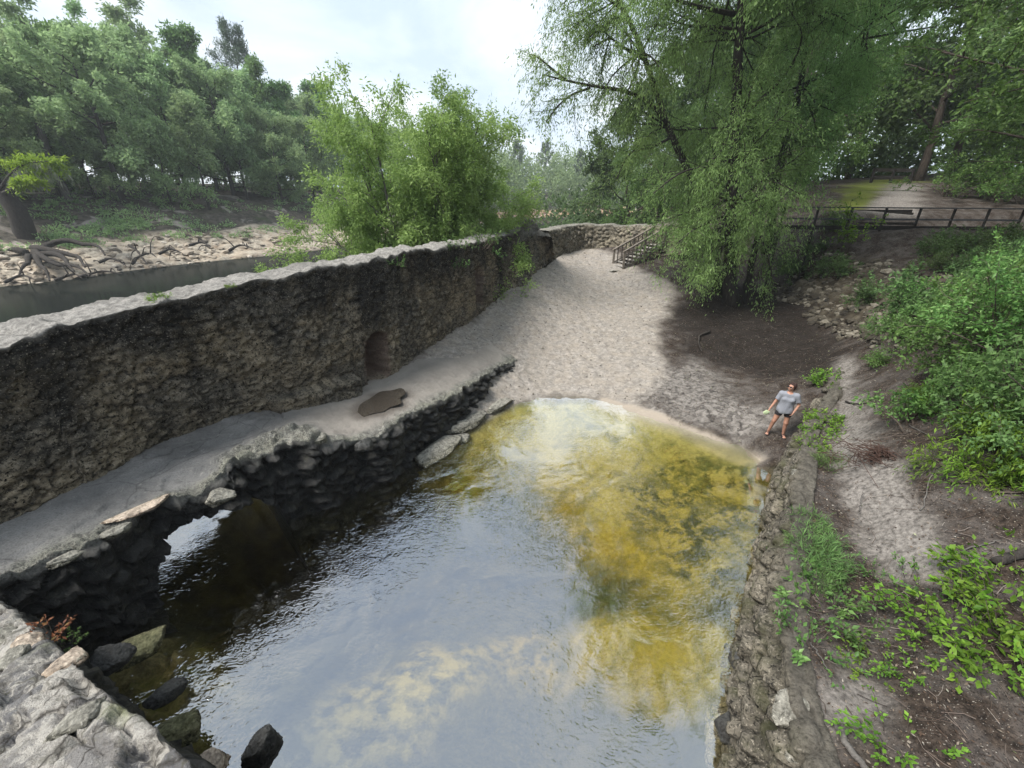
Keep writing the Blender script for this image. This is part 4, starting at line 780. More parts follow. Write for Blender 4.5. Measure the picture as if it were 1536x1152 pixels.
# far bank, left of the picture: (pixel column, metres from the shore, kind, scale, label or None)
G = 'trees of the wood on the far river bank'
SH = {'oak': 'grey green bushy tree among the even canopy of the wood on the far bank', 'loose': 'tall loose crowned tree standing in the skyline of the wood on the far bank',
      'green': 'fresh green oval tree between the greyer trees of the wood on the far bank', 'young': 'low drooping young tree in the front row of the wood on the far bank',
      'trunky': 'bushy tree on a bare dark trunk among the wood on the far bank', 'slim': 'slender high crowned tree at the front of the wood on the far bank',
      'pine': 'thin dark pine half hidden among the trees of the wood on the far bank'}
for px, off, kind, s_, lb in [
    (-170, 22, 'oak', 1.1, None), (-90, 30, 'loose', 1.2, None), (-60, 18, 'oak', 1., None), (10, 34, 'loose', 1.32, 'tallest loose tree at the left end of the wood on the far bank'), (40, 22, 'oak', 1.05, None), (85, 40, 'loose', 1.15, None),
    (95, 20, 'green', .95, None), (140, 30, 'loose', 1.18, 'tall open crowned tree with sky showing through beside the leftmost trees of the skyline'), (150, 17, 'young', 1., None), (190, 15.5, 'trunky', 1.05, 'bushy tree with a thick dark trunk standing clear above the pale bank trail'),
    (205, 36, 'loose', 1.05, None), (240, 24, 'trunky', 1.15, None), (252, 14, 'young', .9, 'small weeping tree leaning over the scrub between the thick and the thin dark trunks'), (275, 38, 'loose', 1.22, 'tall airy tree with a leaning crown left of the dark pine'), (310, 13, 'slim', 1.05, 'slender tree with a thin straight dark trunk at the edge of the scrub'),
    (330, 26, 'green', 1.1, None), (345, 44, 'loose', 1.0, None), (372, 17, 'slim', .9, None), (398, 34, 'pine', 1.1, 'tall dark pine topping the skyline of the far bank'), (415, 24, 'green', 1.05, 'bright green tree right in front of the tall dark pine'),
    (420, 15, 'oak', .72, None), (455, 30, 'oak', 1.0, None), (470, 16, 'oak', .7, None), (500, 34, 'green', 1.15, 'fresh green tree peeping out above the left side of the willow bush'), (520, 22, 'oak', .9, None), (560, 30, 'oak', .95, None), (610, 26, 'oak', .9, None),
    (660, 30, 'loose', .8, None), (700, 24, 'oak', .9, None), (225, 48, 'oak', 1.2, None), (60, 52, 'oak', 1.25, None), (300, 52, 'oak', 1.15, None), (370, 50, 'oak', 1.1, None), (440, 46, 'oak', 1.05, None), (540, 46, 'oak', 1.1, None), (600, 46, 'green', 1.0, None), (20, 15, 'oak', .8, None), (110, 24, 'trunky', 1.1, None), (170, 26, 'green', 1.05, None), (285, 22, 'oak', 1.0, None), (350, 20, 'oak', .95, None), (395, 22, 'oak', .95, None), (-20, 26, 'oak', 1.15, None), (440, 21, 'green', .9, None), (490, 24, 'oak', .95, None), (575, 20, 'oak', .85, None), (640, 22, 'green', .85, None), (720, 30, 'green', .9, None), (330, 36, 'green', 1.1, None), (120, 46, 'oak', 1.25, None), (180, 44, 'oak', 1.2, None), (480, 40, 'oak', 1.1, None)]:
    s_ *= 1.02 if px < 170 else (1.2 if px < 330 else 1.32); p = far_pt(px, off); p[2] -= .3; plant(kind, kind.replace('oak', 'bushy').replace('trunky', 'bushy').replace('slim', 'slender').replace('loose', 'loose_crowned')+('_tree' if kind != 'oak' else '_tree'), p, lb or SH[kind], group=None if lb else G+' '+kind, sc=s_)
# scrub along the far bank
pl = Plant(77); r = pl.r
for i in range(280):
    px = r.uniform(-120, 480); off = 5.2+abs(r.normal(0, 1))*7; p = far_pt(px, off); dens = vnoise(np.array([[p[0]*.12, p[1]*.12, 3.]]))[0]
    if dens < -.1 and off < 12: continue
    rr = r.uniform(.4, 1.3); n = 60; d = unit(r.normal(0, 1, (n, 3))); d[:, 2] = np.abs(d[:, 2]); pl.LP.append(p+d*rr*np.array([1, 1, .75])*r.uniform(.3, 1, (n, 1))); pl.LD.append(unit(d+r.normal(0, .5, (n, 3)))); pl.LS.append(np.c_[r.uniform(.18, .4, n), r.uniform(.08, .18, n)])
tag(pl.leafmesh('bank_scrub', L_grey), 'low grey green scrub covering the far river bank under the trees', 'scrub', kind='stuff')
# the far-off wood at the river bend
pl = Plant(78); r = pl.r
for i in range(300):
    px = r.uniform(690, 1130); off = 5+r.random()**1.2*45; p = far_pt(px, off); hh = r.uniform(7, 14)+off*.12+(5 if r.random() < .12 else 0); R = r.uniform(2.2, 4.2); n = 230
    d = unit(r.normal(0, 1, (n, 3))); k = fbm(d*1.7+i, 2, i)[:, None]; q = d*np.array([R, R, hh*.5])*(.75+.5*k); pl.LP.append(p+[0, 0, hh*.52]+q); pl.LD.append(unit(d+r.normal(0, .6, (n, 3)))); pl.LS.append(np.c_[r.uniform(.6, 1.3, n), r.uniform(.4, .8, n)])
tag(pl.leafmesh('far_wood', L_grey), 'hazy far wood along the river bend beyond the rubble wall', 'wood', kind='stuff')
for i, (px, off, s_) in enumerate([(775, 20, 1.0), (868, 14, .95), (897, 22, .95), (818, 30, 1.0)]):
    plant('pine', 'pine_tree', far_pt(px, off), 'slim pine standing above the hazy far wood at the river bend', group='pines above the far wood', sc=s_)
pl = Plant(79); r = pl.r
for i in range(200):
    x = r.uniform(6, 90); y = r.uniform(56, 92)-max(0, x-45)*.6; hh = r.uniform(7, 15); R = r.uniform(2.2, 4.2); n = 220; p = np.array([x, y, float(height([(x, y)], False)[0])])
    d = unit(r.normal(0, 1, (n, 3))); k = fbm(d*1.7+i, 2, i)[:, None]; q = d*np.array([R, R, hh*.52])*(.75+.5*k); pl.LP.append(p+[0, 0, hh*(.38 if i % 3 else .2)]+q*([1, 1, 1] if i % 3 else [1.2, 1.2, .5])); pl.LD.append(unit(d+r.normal(0, .6, (n, 3)))); pl.LS.append(np.c_[r.uniform(.4, .9, n), r.uniform(.25, .5, n)])
tag(pl.leafmesh('hill_wood', L_dark), 'dark dense wood closing the view on the hill behind the trail', 'wood', kind='stuff')
# ---- leaning cypress with exposed roots at the left edge
def px_line(pts, Y): return np.array([aty(px, py, Y) for px, py in pts])
pl = Plant(80); r = pl.r; p0 = far_pt(48, 6.5); Y0 = p0[1]
tr = px_line([(58, 392), (48, 372), (36, 345), (26, 318), (10, 296), (-14, 268), (-30, 220), (-36, 150)], Y0); pl.wood.tube(resample(tr, 16), np.linspace(1.0, .35, 16)*np.r_[1.35, 1.1, np.ones(14)], 6)
br = [resample(px_line(q, Y0+dy), 8) for q, dy in (([(8, 292), (20, 268), (55, 258), (95, 250)], -.5), ([(0, 285), (15, 262), (40, 245), (75, 242)], -1.5), ([(-10, 270), (5, 258), (25, 250), (50, 246)], .5), ([(4, 290), (30, 278), (60, 270)], -2))]
for b in br: pl.limb(b, .16, .03, 4)
sb = []
for b in br: sb += pl.side(b, 6, .25, 1.8, .03, (.4, .9), -.1, .1, flat=.8)
pl.twigs(sb+br, 16, .6, .2, .05, .6); pl.leaves(9, .1, .0, (.34, .12), .8)
t = empty('leaning_cypress'); tag(t, 'dark leaning cypress on bare roots with yellow green branches at the far water edge', 'tree')
t_c = pl.leafmesh('crown', L_yel, t, .7)
for k, q in enumerate([[(52, 378), (70, 392), (90, 398), (118, 404), (135, 415)], [(50, 372), (80, 380), (110, 384), (128, 402)], [(55, 382), (62, 400), (72, 412), (75, 422)], [(40, 380), (20, 378), (-10, 374)], [(45, 385), (40, 400), (30, 412)], [(58, 375), (95, 365), (130, 368), (152, 376), (158, 384)], [(60, 382), (95, 388), (105, 402), (112, 408)]]):
    P = np.array([hit(px, py) for px, py in q]) if False else np.array([far_pt_hit for far_pt_hit in [at(px, py, np.interp(py, [365, 385, 405, 425], [2.6, 1.6, .8, -.1])) for px, py in q]]); P = resample(P, 12); P[:, 2] += .25*np.abs(np.sin(np.linspace(0, 6, 12)))
    pl.wood.tube(P, np.linspace(.32, .07, 12), 6)
pl.wood.build('trunk', K_dark, t, smooth=True)
pm = Plant(81)
for b in br[:3]: pm.twigs([b], 16, 1.1, .2, 1.4, .3)
pm.leaves(20, .06, 1.6, (.5, .05), .1); pm.leafmesh('hanging_moss', L_moss, t)
# driftwood and roots along the far shore
for i, q in enumerate([[(150, 398), (165, 392), (180, 396), (192, 404)], [(195, 372), (205, 378), (215, 392), (222, 400)], [(120, 420), (150, 412), (185, 415)], [(240, 385), (255, 378), (275, 384)], [(85, 425), (110, 416), (125, 422)], [(285, 372), (300, 368), (318, 378)], [(345, 380), (360, 372), (380, 376)], [(10, 428), (30, 418), (55, 424)], [(200, 400), (212, 388), (224, 384), (236, 390)]]):
    mb = MB(); P = np.array([at(px, py, np.interp(py, [365, 385, 405, 430], [2.4, 1.5, .6, -.2])) for px, py in q]); P = resample(P, 10); P[:, 2] += .25; mb.tube(P, np.linspace(.13, .04, 10)+.02*np.sin(np.arange(10)*2), 6)
    for k in range(3):
        j = int(rng.integers(2, 8)); e = P[j]+rng.normal(0, .7, 3)+[0, 0, .1]; mb.tube(resample(np.array([P[j], (P[j]+e)/2+[0, 0, .3], e]), 6), np.linspace(.06, .02, 6), 6)
    tag(mb.build('exposed_root', K_dark, smooth=True), 'dark twisted bare root lying on the pale stones at the far water edge', 'root', 'bare roots along the far shore')
mb = MB(); P = px_line([(57, 182), (64, 205), (70, 230)], far_pt(64, 19)[1]); mb.tube(resample(P, 6), np.linspace(.3, .38, 6), 6); P2 = P[-1:]*1.; 
mb.tube(resample(np.array([P[-1], [P[-1][0]+.4, P[-1][1], far_pt(64, 19)[2]-.5]]), 6, smooth=False), np.linspace(.38, .45, 6), 6)
tag(mb.build('dead_trunk', K_grey, smooth=True), 'bare pale grey dead trunk standing in the far bank wood above the leaning cypress', 'dead tree')
# ---- green willow bush behind the wall
pl = Plant(90); r = pl.r; base = np.array([-4.0, 21.4, .2])
for i, (dx, dy, dz) in enumerate([(-1.5, .5, 4.5), (-.6, 0, 5.8), (.3, .3, 6), (.5, -.6, 6), (1.0, .3, 5.8), (-.2, .8, 6), (1.3, -.3, 5.2), (2.3, .4, 4.6), (-2.6, -.2, 3.8), (.8, 1.2, 5.4), (-1.2, 1.3, 5), (1.9, 1.3, 4.6), (3.2, .0, 3.4), (-3.6, .6, 3), (-2.2, 1.5, 5), (-3, -.8, 4.6), (-1, -1.2, 5), (.2, -1.3, 4.8), (1.6, -1.2, 4.2), (2.8, 1.2, 4.2), (-4.2, 0, 3.6), (-2, .2, 5.6), (-4.4, 1, 2.4), (3.9, .6, 2.6)]):
    d = np.array([dx, dy, dz]); d = d*np.array([.66 if dx > 0 else .98, .8, 1.14]); L = np.linalg.norm(d)*1.42; c = pl.limb(pl.curve(base+r.normal(0, .35, 3)*[1, 1, 0], d, L, 9, .1, .10), .10, .02, 6)
    sb = pl.side(c, 15, .18, L*.36, .035, (.5, 1.1), .3, .16, .45)
    ss = []
    for b in sb: ss += pl.side(b, 4, .25, L*.14, .012, (.4, 1.1), .1, .2, .4, draw=(r.random() < .7), k=4)
    pl.twigs(sb+ss, 9, .45, .2, .5, .7)
for k in range(60):     # low skirt of shoots
    a = r.uniform(0, 6.28); rr = r.uniform(.5, 3.7); c = pl.curve(base+[math.cos(a)*rr, math.sin(a)*rr*.8, 0], (math.cos(a)*.6, math.sin(a)*.6, 1), r.uniform(2., 4.6), 6, -.1, .12); pl.limb(c, .02, .006, 4); pl.twigs([c], 34, .5, .1, .4, .8)
pl.leaves(15, .11, .25, (.15, .052), .7)
t = empty('willow_bush'); tag(t, 'big light green many stemmed bush on the river side of the long wall', 'tree'); tree_parts(pl, t, K_grey, L_bush)
# ---- drooping trees over the sand
def hang_tree(name, label, seed, trunks, limbs, extra, Y, bark, leafm, leaf=(.135, .034), per=14, n3=12, base_r=.3, LS=2.4):
    pl = Plant(seed); r = pl.r
    for q, r0, r1, Yt in trunks: P = resample(px_line(q, Yt), 16); P[:, :2] += r.normal(0, .035, (16, 2)); pl.wood.tube(P, np.linspace(r0, r1, 16)*np.r_[1.5, 1.2, np.ones(14)], 6)
    cs = []
    for q, r0, Yt in limbs:
        Ys = np.linspace(Yt[0], Yt[1], len(q)); P = resample(np.array([aty(px, py, y) for (px, py), y in zip(q, Ys)]), 10); pl.limb(P, r0, .025, 6); cs.append(P)
    for (px, py), Yt, n, L, d0 in extra:      # unseen inner and overhanging limbs that carry the rest of the crown
        for k in range(n):
            p = aty(px, py, Yt); d = unit(np.array(d0)+r.normal(0, .55, 3)); c = pl.limb(pl.curve(p, d, L*r.uniform(.7, 1.2), 7, .0, .14), .05, .015, 4); cs.append(c)
    for c in cs:
        L = np.linalg.norm(c[-1]-c[0]); sb = pl.side(c, max(5, int(L*2.2)), .12, min(LS, L*.55)+.3, .022, (.5, 1.2), -.15, .15, .35)
        pl.twigs(sb, n3, .75, .1, .9, .6); pl.twigs([c[3:]], n3*2, .8, 0, .9, .6)
    pl.leaves(per, .07, .55, leaf, .6)
    t = empty(name); tag(t, label, 'tree'); tree_parts(pl, t, bark, leafm); return t
hang_tree('drooping_cypress', 'large feathery drooping tree with dark forked trunk standing on dark mulch beside the sand', 101,
    [([(1098, 478), (1094, 400), (1099, 300), (1103, 200), (1106, 110), (1112, 20), (1120, -90), (1122, -220)], .34, .10, 21.4), ([(1118, 470), (1122, 430), (1135, 360), (1150, 300)], .2, .1, 21.8)],
    [([(1105, 22), (1075, 16), (1040, 8), (1000, -6), (950, -20)], .10, (21.4, 19.5)), ([(1104, 44), (1070, 40), (1030, 38), (985, 20)], .06, (21.4, 22.5)), ([(1112, 55), (1150, 35), (1190, 5), (1230, -30)], .07, (21.4, 20.5)),
     ([(1104, 190), (1140, 150), (1180, 110), (1203, 60), (1200, 40)], .09, (21.4, 20)), ([(1100, 320), (1070, 330), (1040, 345), (1015, 365)], .06, (21.4, 19.5)), ([(1097, 300), (1130, 330), (1150, 380), (1160, 420)], .05, (21.4, 20)), ([(1097, 340), (1085, 370), (1070, 400), (1055, 420)], .05, (21.4, 19)), ([(1100, 260), (1060, 250), (1020, 260), (980, 290)], .06, (21.4, 20))],
    [((1118, -60), 21.4, 12, 5., (.1, .25, .3)), ((1121, -160), 21.4, 18, 5., (0, -.2, .4)), ((1121, -220), 21.4, 14, 4.2, (0, 0, .5)), ((1121, -200), 21.4, 16, 8.5, (.1, -1.1, .25)), ((1120, -140), 21.4, 12, 8., (-.1, -1.1, .3)), ((1121, -220), 21.4, 9, 7., (.6, -.9, .2)), ((1108, 60), 21.6, 11, 4.4, (.2, .75, .1)), ((1102, 190), 21.6, 11, 3.8, (.2, .7, 0)), ((1101, 255), 21.3, 9, 3.2, (.0, -.3, 0)), ((1099, 300), 21.4, 12, 3.0, (.1, -.4, -.1)), ((1098, 370), 21.4, 5, 2.0, (.1, -.3, .2))], 21.4, K_dark, L_main)  # long overhanging limbs above the view, added so the pool mirrors foliage
hang_tree('weeping_tree', 'weeping tree whose long left branch hangs into the sky over the rear wall', 102,
    [([(1080, 440), (1060, 340), (1035, 260), (1008, 205), (988, 150), (972, 95), (945, 40), (925, -10), (905, -70)], .24, .07, 23.0)],
    [([(1002, 188), (975, 155), (935, 136), (895, 130), (850, 121), (815, 112)], .12, (23, 21)), ([(885, 132), (858, 142), (838, 158), (820, 182)], .06, (21.8, 21)), ([(850, 121), (830, 105), (812, 90), (800, 82)], .05, (21, 20.5)), ([(1005, 207), (975, 222), (948, 228), (935, 245), (926, 268)], .07, (23, 22)),
     ([(945, 28), (910, 35), (885, 55)], .06, (23, 22)), ([(965, 90), (940, 75), (915, 58), (890, 70)], .05, (23, 22)), ([(935, 15), (900, -10), (860, -30), (830, -40)], .07, (23, 21.5)), ([(918, -30), (890, -50), (850, -60)], .06, (23, 21)), ([(975, 100), (1010, 80), (1040, 70)], .05, (23, 22))],
    [((930, 0), 23, 7, 3.4, (-.3, -.1, .2)), ((960, 80), 23, 7, 2.8, (-.1, -.2, .1)), ((1000, 190), 23, 5, 2.2, (0, .2, .1)), ((1045, 270), 23, 5, 2.0, (.3, .2, .2))], 23, K_dark, L_main)
hang_tree('slanting_tree', 'feathery tree with dark stem and one long bare rising limb left of the path railing', 103,
    [([(1150, 380), (1162, 290), (1180, 210), (1198, 140), (1208, 70), (1214, 0), (1222, -90)], .22, .07, 23.5)],
    [([(1186, 192), (1225, 165), (1250, 130), (1272, 75), (1305, 35), (1340, -5)], .11, (23.5, 22)), ([(1285, 60), (1330, 52), (1370, 45), (1405, 40)], .05, (22.7, 21.5)), ([(1200, 62), (1225, 40), (1255, 15)], .05, (23.5, 23))],
    [((1212, 20), 23.5, 9, 3.6, (.2, -.2, .2)), ((1200, 130), 23.5, 8, 3., (.2, -.2, 0)), ((1180, 210), 23.5, 6, 2.2, (-.1, -.2, .1)), ((1300, 40), 22.2, 6, 2.6, (.3, 0, 0)), ((1220, -70), 23.5, 10, 3.6, (.1, 0, .3))], 23.5, K_dark, L_main)
# ---- shady trees on the right hill
GR = 'shady trees behind the path railing'
for x, y, kind, s_, lb in [
    (21.5, 40, 'shade', 1.1, None), (26.5, 47, 'broad', 1.25, None), (37, 42, 'shade', 1.3, None), (41, 33, 'broad', 1.2, None), (33, 52, 'shade', 1.3, None), (47, 50, 'shade', 1.3, None), (17, 46, 'shade', 1.1, None), (13, 40, 'broad', .95, None), (24, 60, 'shade', 1.3, None), (45, 62, 'broad', 1.4, None),
    (33.5, 26.5, 'broad', 1.2, 'leafy tree with leaning trunks right of the trail beyond the railing'), (40, 20, 'shade', 1.3, None), (19.5, 14.2, 'near', 1.05, 'broadleaf tree overhanging the slope at the right edge above the shrubs'), (24.5, 17.5, 'near', 1.15, 'broadleaf tree rising behind the overhanging one at the right edge'), (21, 6.5, 'shade', 1.1, None), (31, 12, 'shade', 1.3, None), (19.5, 33.5, 'broad', .85, 'leafy tree filling the view just left of the trail behind the railing'), (52, 38, 'shade', 1.4, None), (34, 66, 'shade', 1.4, None), (58, 55, 'shade', 1.5, None), (14, 55, 'shade', 1.2, None)]:
    z = float(height([(x, y)])[0])-.3
    plant(kind, {'shade': 'shade_tree', 'broad': 'broadleaf_tree', 'near': 'broadleaf_tree'}[kind], (x, y, z), lb or ('dense dark tree among the shady wood on the hill behind the railing' if kind == 'shade' else 'mid green leafy tree among the shady wood on the hill behind the railing'), group=None if lb else GR+' '+kind, sc=s_)
# ---- shrubs on the right slope
def shrub(seed, Ht, R, nst, leaf, per, lmat, n2=6, n3=7, droop=.2, flat=.45, fold=True, up=.2):
    pl = Plant(seed); r = pl.r
    for i in range(nst):
        a = r.uniform(0, 6.28); c = pl.limb(pl.curve((r.normal(0, R*.18), r.normal(0, R*.18), -.1), (math.cos(a)*R/Ht, math.sin(a)*R/Ht, 1), Ht*r.uniform(.7, 1.2), 7, -.15, .14), .022, .006, 4)
        sb = pl.side(c, n2, .25, R*.75, .009, (.6, 1.2), up, .16, .4, draw=True); pl.twigs(sb+[c[3:]], n3, .28, .15, droop, .7)
    pl.leaves(per, .03, .1, leaf, .8); root = empty('shrub'); pl.wood.build('stems', K_brown, root, smooth=True); pl.leafmesh('foliage', lmat, root, flat, fold); return root
SHR = {'big': shrub(201, 2.2, 1.4, 12, (.085, .045), 8, L_shrub, 6, 9), 'mid': shrub(202, 1.4, 1.0, 10, (.085, .045), 7, L_broad, 7, 8), 'small': shrub(203, .8, .5, 6, (.07, .035), 7, L_shrub, 5, 6), 'fern': shrub(204, .6, .8, 8, (.10, .022), 12, L_lime, 5, 6, .3, .85), 'yellow': shrub(206, 2.0, .6, 3, (.09, .05), 8, L_lime, 7, 5), 'dull': shrub(205, 1.2, 1.1, 9, (.09, .04), 9, L_dark, 6, 8)}
sused = set()
def put(kind, px, py, label, sc=1., name='shrub', group=None, cat='shrub', pos=None, dz=0):
    o = SHR[kind]
    if kind in sused: o = copy_tree(o)
    sused.add(kind); o.name = name; p = hit(px, py) if pos is None else np.array(pos); o.location = (p[0], p[1], float(height(p[None, :2])[0])-.03+dz); o.rotation_euler = (0, 0, rng.uniform(0, 6.28)); o.scale = (sc,)*3
    for k in ('label', 'category', 'group'):
        if k in o: del o[k]
    tag(o, label, cat, group); return o
GS = 'leafy shrubs on the right hand slope'
for kind, px, py, sc, lb in [
    ('big', 1535, 560, .95, 'tallest glossy shrub at the right edge of the slope'), ('big', 1460, 545, .75, 'rounded bright shrub in the middle of the right hand slope'), ('big', 1500, 490, .8, None), ('mid', 1385, 520, .85, 'leafy shrub hanging over the far end of the foot path'), ('mid', 1425, 480, .9, None), ('mid', 1340, 505, .6, None), ('mid', 1490, 625, .75, None), ('small', 1318, 552, .7, None), ('small', 1362, 640, 1.1, 'upright small shrub with a bare stem beside the brush heap'), ('mid', 1535, 690, .75, None), ('mid', 1600, 640, 1., None), ('big', 1610, 560, .9, None), ('mid', 1545, 440, .9, None), ('small', 1410, 560, 1., None), ('small', 1480, 655, 1., None), ('small', 1440, 590, 1.1, None), ('mid', 1580, 500, .9, None)]:
    put(kind, px, py, lb or 'glossy green shrub among the thicket on the right hand slope', sc, group=None if lb else GS)
for px, py, sc, lb in [(1450, 715, .85, 'low pinnate leaved sapling spreading over the mulch below the shrubs'), (1515, 725, .9, 'bright pinnate sapling at the right edge just below the shrubs'), (1525, 665, .95, 'yellow green feathery sapling in front of the thicket at the right edge'), (1400, 605, .6, 'small feathery sapling between foot path and thicket')]:
    put('fern', px, py, lb, sc, 'sapling', cat='sapling')
for px, py, sc, lb in [(1460, 415, .8, None), (1500, 410, .8, None), (1250, 415, .9, 'small dull shrub on the stony bank left below the railing'), (1410, 410, .7, None), (1190, 420, 1.0, 'dull shrub between the drooping tree and the stony bank'), (1300, 455, .8, 'small dark shrub in the middle of the stony bank'), (1380, 480, 1.2, None), (1535, 395, .8, None), (1400, 385, .75, None), (1440, 378, .8, None), (1485, 380, .85, None), (1520, 372, .8, None), (1225, 385, .7, 'dark shrub on the stony bank crest under the left part of the path railing')]:
    put('dull', px, py, lb or 'dull olive shrub growing below the right part of the path railing', sc, group=None if lb else 'dull shrubs below the path railing')
put('yellow', 1268, 385, 'yellowish slender young tree in front of the path railing', 1.15, 'young_tree', cat='young tree')
put('small', 1245, 345, 'green leafy sapling rising behind the left end of the path railing', 1.3, 'sapling', cat='sapling')
for px, py, lb in [(1420, 295, 'dark leafy bush beside the trail end right of the wooden barrier'), (1490, 300, 'broad dark bush right of the trail on the hill'), (1560, 310, 'dark bush behind the railing at the right edge')]:
    put('dull' if px < 1400 else 'big', px, py, lb, 1.3 if px > 1400 else .8)
# ---- small plants by the foot path and on the walls
def herb(seed, n, R, L, leaf, lmat, per=7, curl=.3):
    pl = Plant(seed); r = pl.r
    for i in range(n):
        a = r.uniform(0, 6.28); rr = R*math.sqrt(r.random())*.6; c = pl.limb(pl.curve((math.cos(a)*rr, math.sin(a)*rr, -.02), (math.cos(a)*.8, math.sin(a)*.8, r.uniform(.4, 1.4)), L*r.uniform(.6, 1.3), 6, -curl, .15), .005, .002, 4)
        pl.twigs([c], per, leaf[0]*.8, .2, .1, .8)
    pl.leaves(3, .015, .0, leaf, .9); root = empty('plant'); pl.wood.build('stems', K_brown, root, smooth=True); pl.leafmesh('foliage', lmat, root, .7, True); return root
SHR.update(vine=herb(301, 14, .42, .5, (.065, .036), L_lime, 8), weed=herb(302, 14, .32, .4, (.06, .028), L_shrub, 7), grass=herb(303, 60, .3, .32, (.16, .012), L_broad, 5, .6), moss=herb(304, 40, .34, .18, (.05, .025), L_lime, 5), red=herb(305, 14, .22, .32, (.07, .03), L_red, 6), dry=herb(306, 12, .4, .5, (.06, .03), L_dark, 5))
for kind, px, py, sc, lb in [
    ('vine', 1400, 940, 1.05, 'bright lime green vine patch left of the leafy corner thicket'), ('vine', 1450, 960, 1.2, None), ('vine', 1500, 930, 1.25, None), ('vine', 1530, 965, 1.1, None), ('vine', 1480, 980, 1., None), ('vine', 1300, 1005, .6, 'lime green creeper over dark soil right of the wall top weeds'), ('vine', 1360, 1015, .6, 'lime green leafy sprigs in the middle of the dark near slope'), ('vine', 1345, 1130, .8, 'lime green sprig at the bottom edge right of the lichened block'), ('vine', 1530, 900, 1.2, None), ('vine', 1480, 900, 1., None), ('vine', 1420, 985, .7, None),
    ('weed', 1220, 915, 1.2, 'leafy weed clump growing from the retaining wall top'), ('weed', 1245, 925, 1.1, 'darker leafy weed clump just behind the retaining wall top'), ('weed', 1215, 975, 1., 'sprawling weed on the retaining wall top nearer than the leafy clump'), ('weed', 1165, 895, .8, 'small weed sprouting from the retaining wall face'), ('weed', 1285, 920, .9, 'fern like weed standing alone on dusty soil'), ('weed', 1375, 880, .9, 'grey green weed patch on brown litter'),
    ('grass', 1222, 835, .85, 'tall grass tuft leaning over the retaining wall'), ('grass', 1228, 812, .7, None), ('grass', 1216, 785, .65, None), ('grass', 1240, 850, .75, None), ('grass', 1208, 822, .65, None), ('grass', 1222, 868, .6, None), ('grass', 1245, 700, .8, None),
    ('moss', 1232, 640, 1.3, 'low green cushion plant on the wall rim just right of the standing person'), ('moss', 1238, 628, 1.3, None), ('moss', 1228, 652, 1.1, None), ('moss', 1240, 575, 1.5, 'low green cushion plant on the wall rim farthest from the viewer'), ('moss', 1246, 565, 1.4, None), ('moss', 1222, 668, 1., None), ('moss', 1258, 590, .8, None),
    ('weed', 1310, 860, .6, 'tiny weed at the edge of the pale path patch')]:
    put(kind, px, py, lb or {'vine': 'lime green vine sprigs in the leafy patch of the near right corner', 'grass': 'grass tuft in the clump along the retaining wall top', 'moss': 'low green cushion plant along the retaining wall rim'}[kind], sc, {'vine': 'vine', 'weed': 'weed', 'grass': 'grass_tuft', 'moss': 'cushion_plant'}[kind], None if lb else {'vine': 'lime green vine sprigs', 'grass': 'grass tufts on the retaining wall', 'moss': 'cushion plants on the wall rim'}[kind], {'vine': 'vine', 'weed': 'weed', 'grass': 'grass', 'moss': 'plant'}[kind])
def put_at(kind, p, label, sc, name, cat, tilt=(0, 0)):
    o = SHR[kind]
    if kind in sused: o = copy_tree(o)
    sused.add(kind); o.name = name; o.location = p; o.rotation_euler = (tilt[0], tilt[1], rng.uniform(0, 6.28)); o.scale = (sc,)*3
    for k in ('label', 'category', 'group'):
        if k in o: del o[k]
    tag(o, label, cat)
put_at('red', at(75, 955, 2.5), 'withered reddish brown plant growing on the broken wall end', .65, 'withered_plant', 'plant'); put_at('weed', at(105, 968, 2.35), 'few green leaves beside the withered reddish plant', .3, 'weed', 'weed')
put_at('moss', at(237, 449, 4.72), 'tiny bright green plant on the top of the long wall near the left edge', .7, 'cushion_plant', 'plant')
put_at('moss', at(345, 430, 4.9), 'small yellow green tuft on the long wall top in front of the river', .35, 'cushion_plant', 'plant')
for px, py, z, lb, k, s_ in [(700, 372, 4.9, 'creeper spilling over the long wall top above the far doorway', 'weed', 1.3), (745, 362, 4.9, 'leafy creeper hanging down the long wall just before its knob', 'weed', 1.6), (752, 385, 4.2, 'green creeper clinging midway on the wall face near the knob', 'weed', 1.4), (690, 400, 4.2, 'small sprig of leaves growing out of the wall face above the far doorway', 'weed', 1.0), (770, 400, 3.6, 'low olive creeper on the wall face under the knob', 'dry', 1.3), (728, 372, 4.7, 'dark leafy tuft on the wall top beside the creeper', 'dry', 1.8), (555, 395, 4.7, 'small green sprig on the wall face above the near doorway', 'weed', .7)]:
    p = at(px, py, z); j = int(np.argmin(np.hypot(*((T+B)[:, :2]/2-p[:2]).T))); q = (T[j, :2] if z > 4.6 else B[j, :2]+(T[j, :2]-B[j, :2])*np.clip((z-B[j, 2])/(T[j, 2]-B[j, 2]), 0, 1)**.75)+nout[j]*.08
    put_at(k, (q[0], q[1], z), lb, s_, 'creeper', 'creeper', (0, 0))
# ------------------------------------------------------------------ timber
def mat_wood(name, lo, hi):
    m = MT(name); v = m.coord((3, 3, 3)); n = m.noise(v, 3, 6, .7, 1.2); n2 = m.noise(m.coord((22, 22, 4)), 2, 4, .6)
    c = m.mix(m.ramp(n, (.3, 0.), (.7, 1.)), lo, hi); c = m.mix(m.math('MULTIPLY', m.ramp(n2, (.4, 0.), (.7, 1.)), .4), c, tuple(x*.5 for x in lo))
    return m.done(m.bsdf(c, .85, m.bump(n2, .4, .01), .2))
wood_m = mat_wood('weathered_timber', (.12, .10, .083), (.27, .235, .195)); tread_m = mat_wood('worn_tread', (.24, .22, .2), (.42, .40, .36)); dark_wood = mat_wood('dark_timber', (.016, .014, .013), (.05, .045, .04)); rail_top = mat_wood('grey_rail', (.05, .05, .052), (.14, .14, .145))
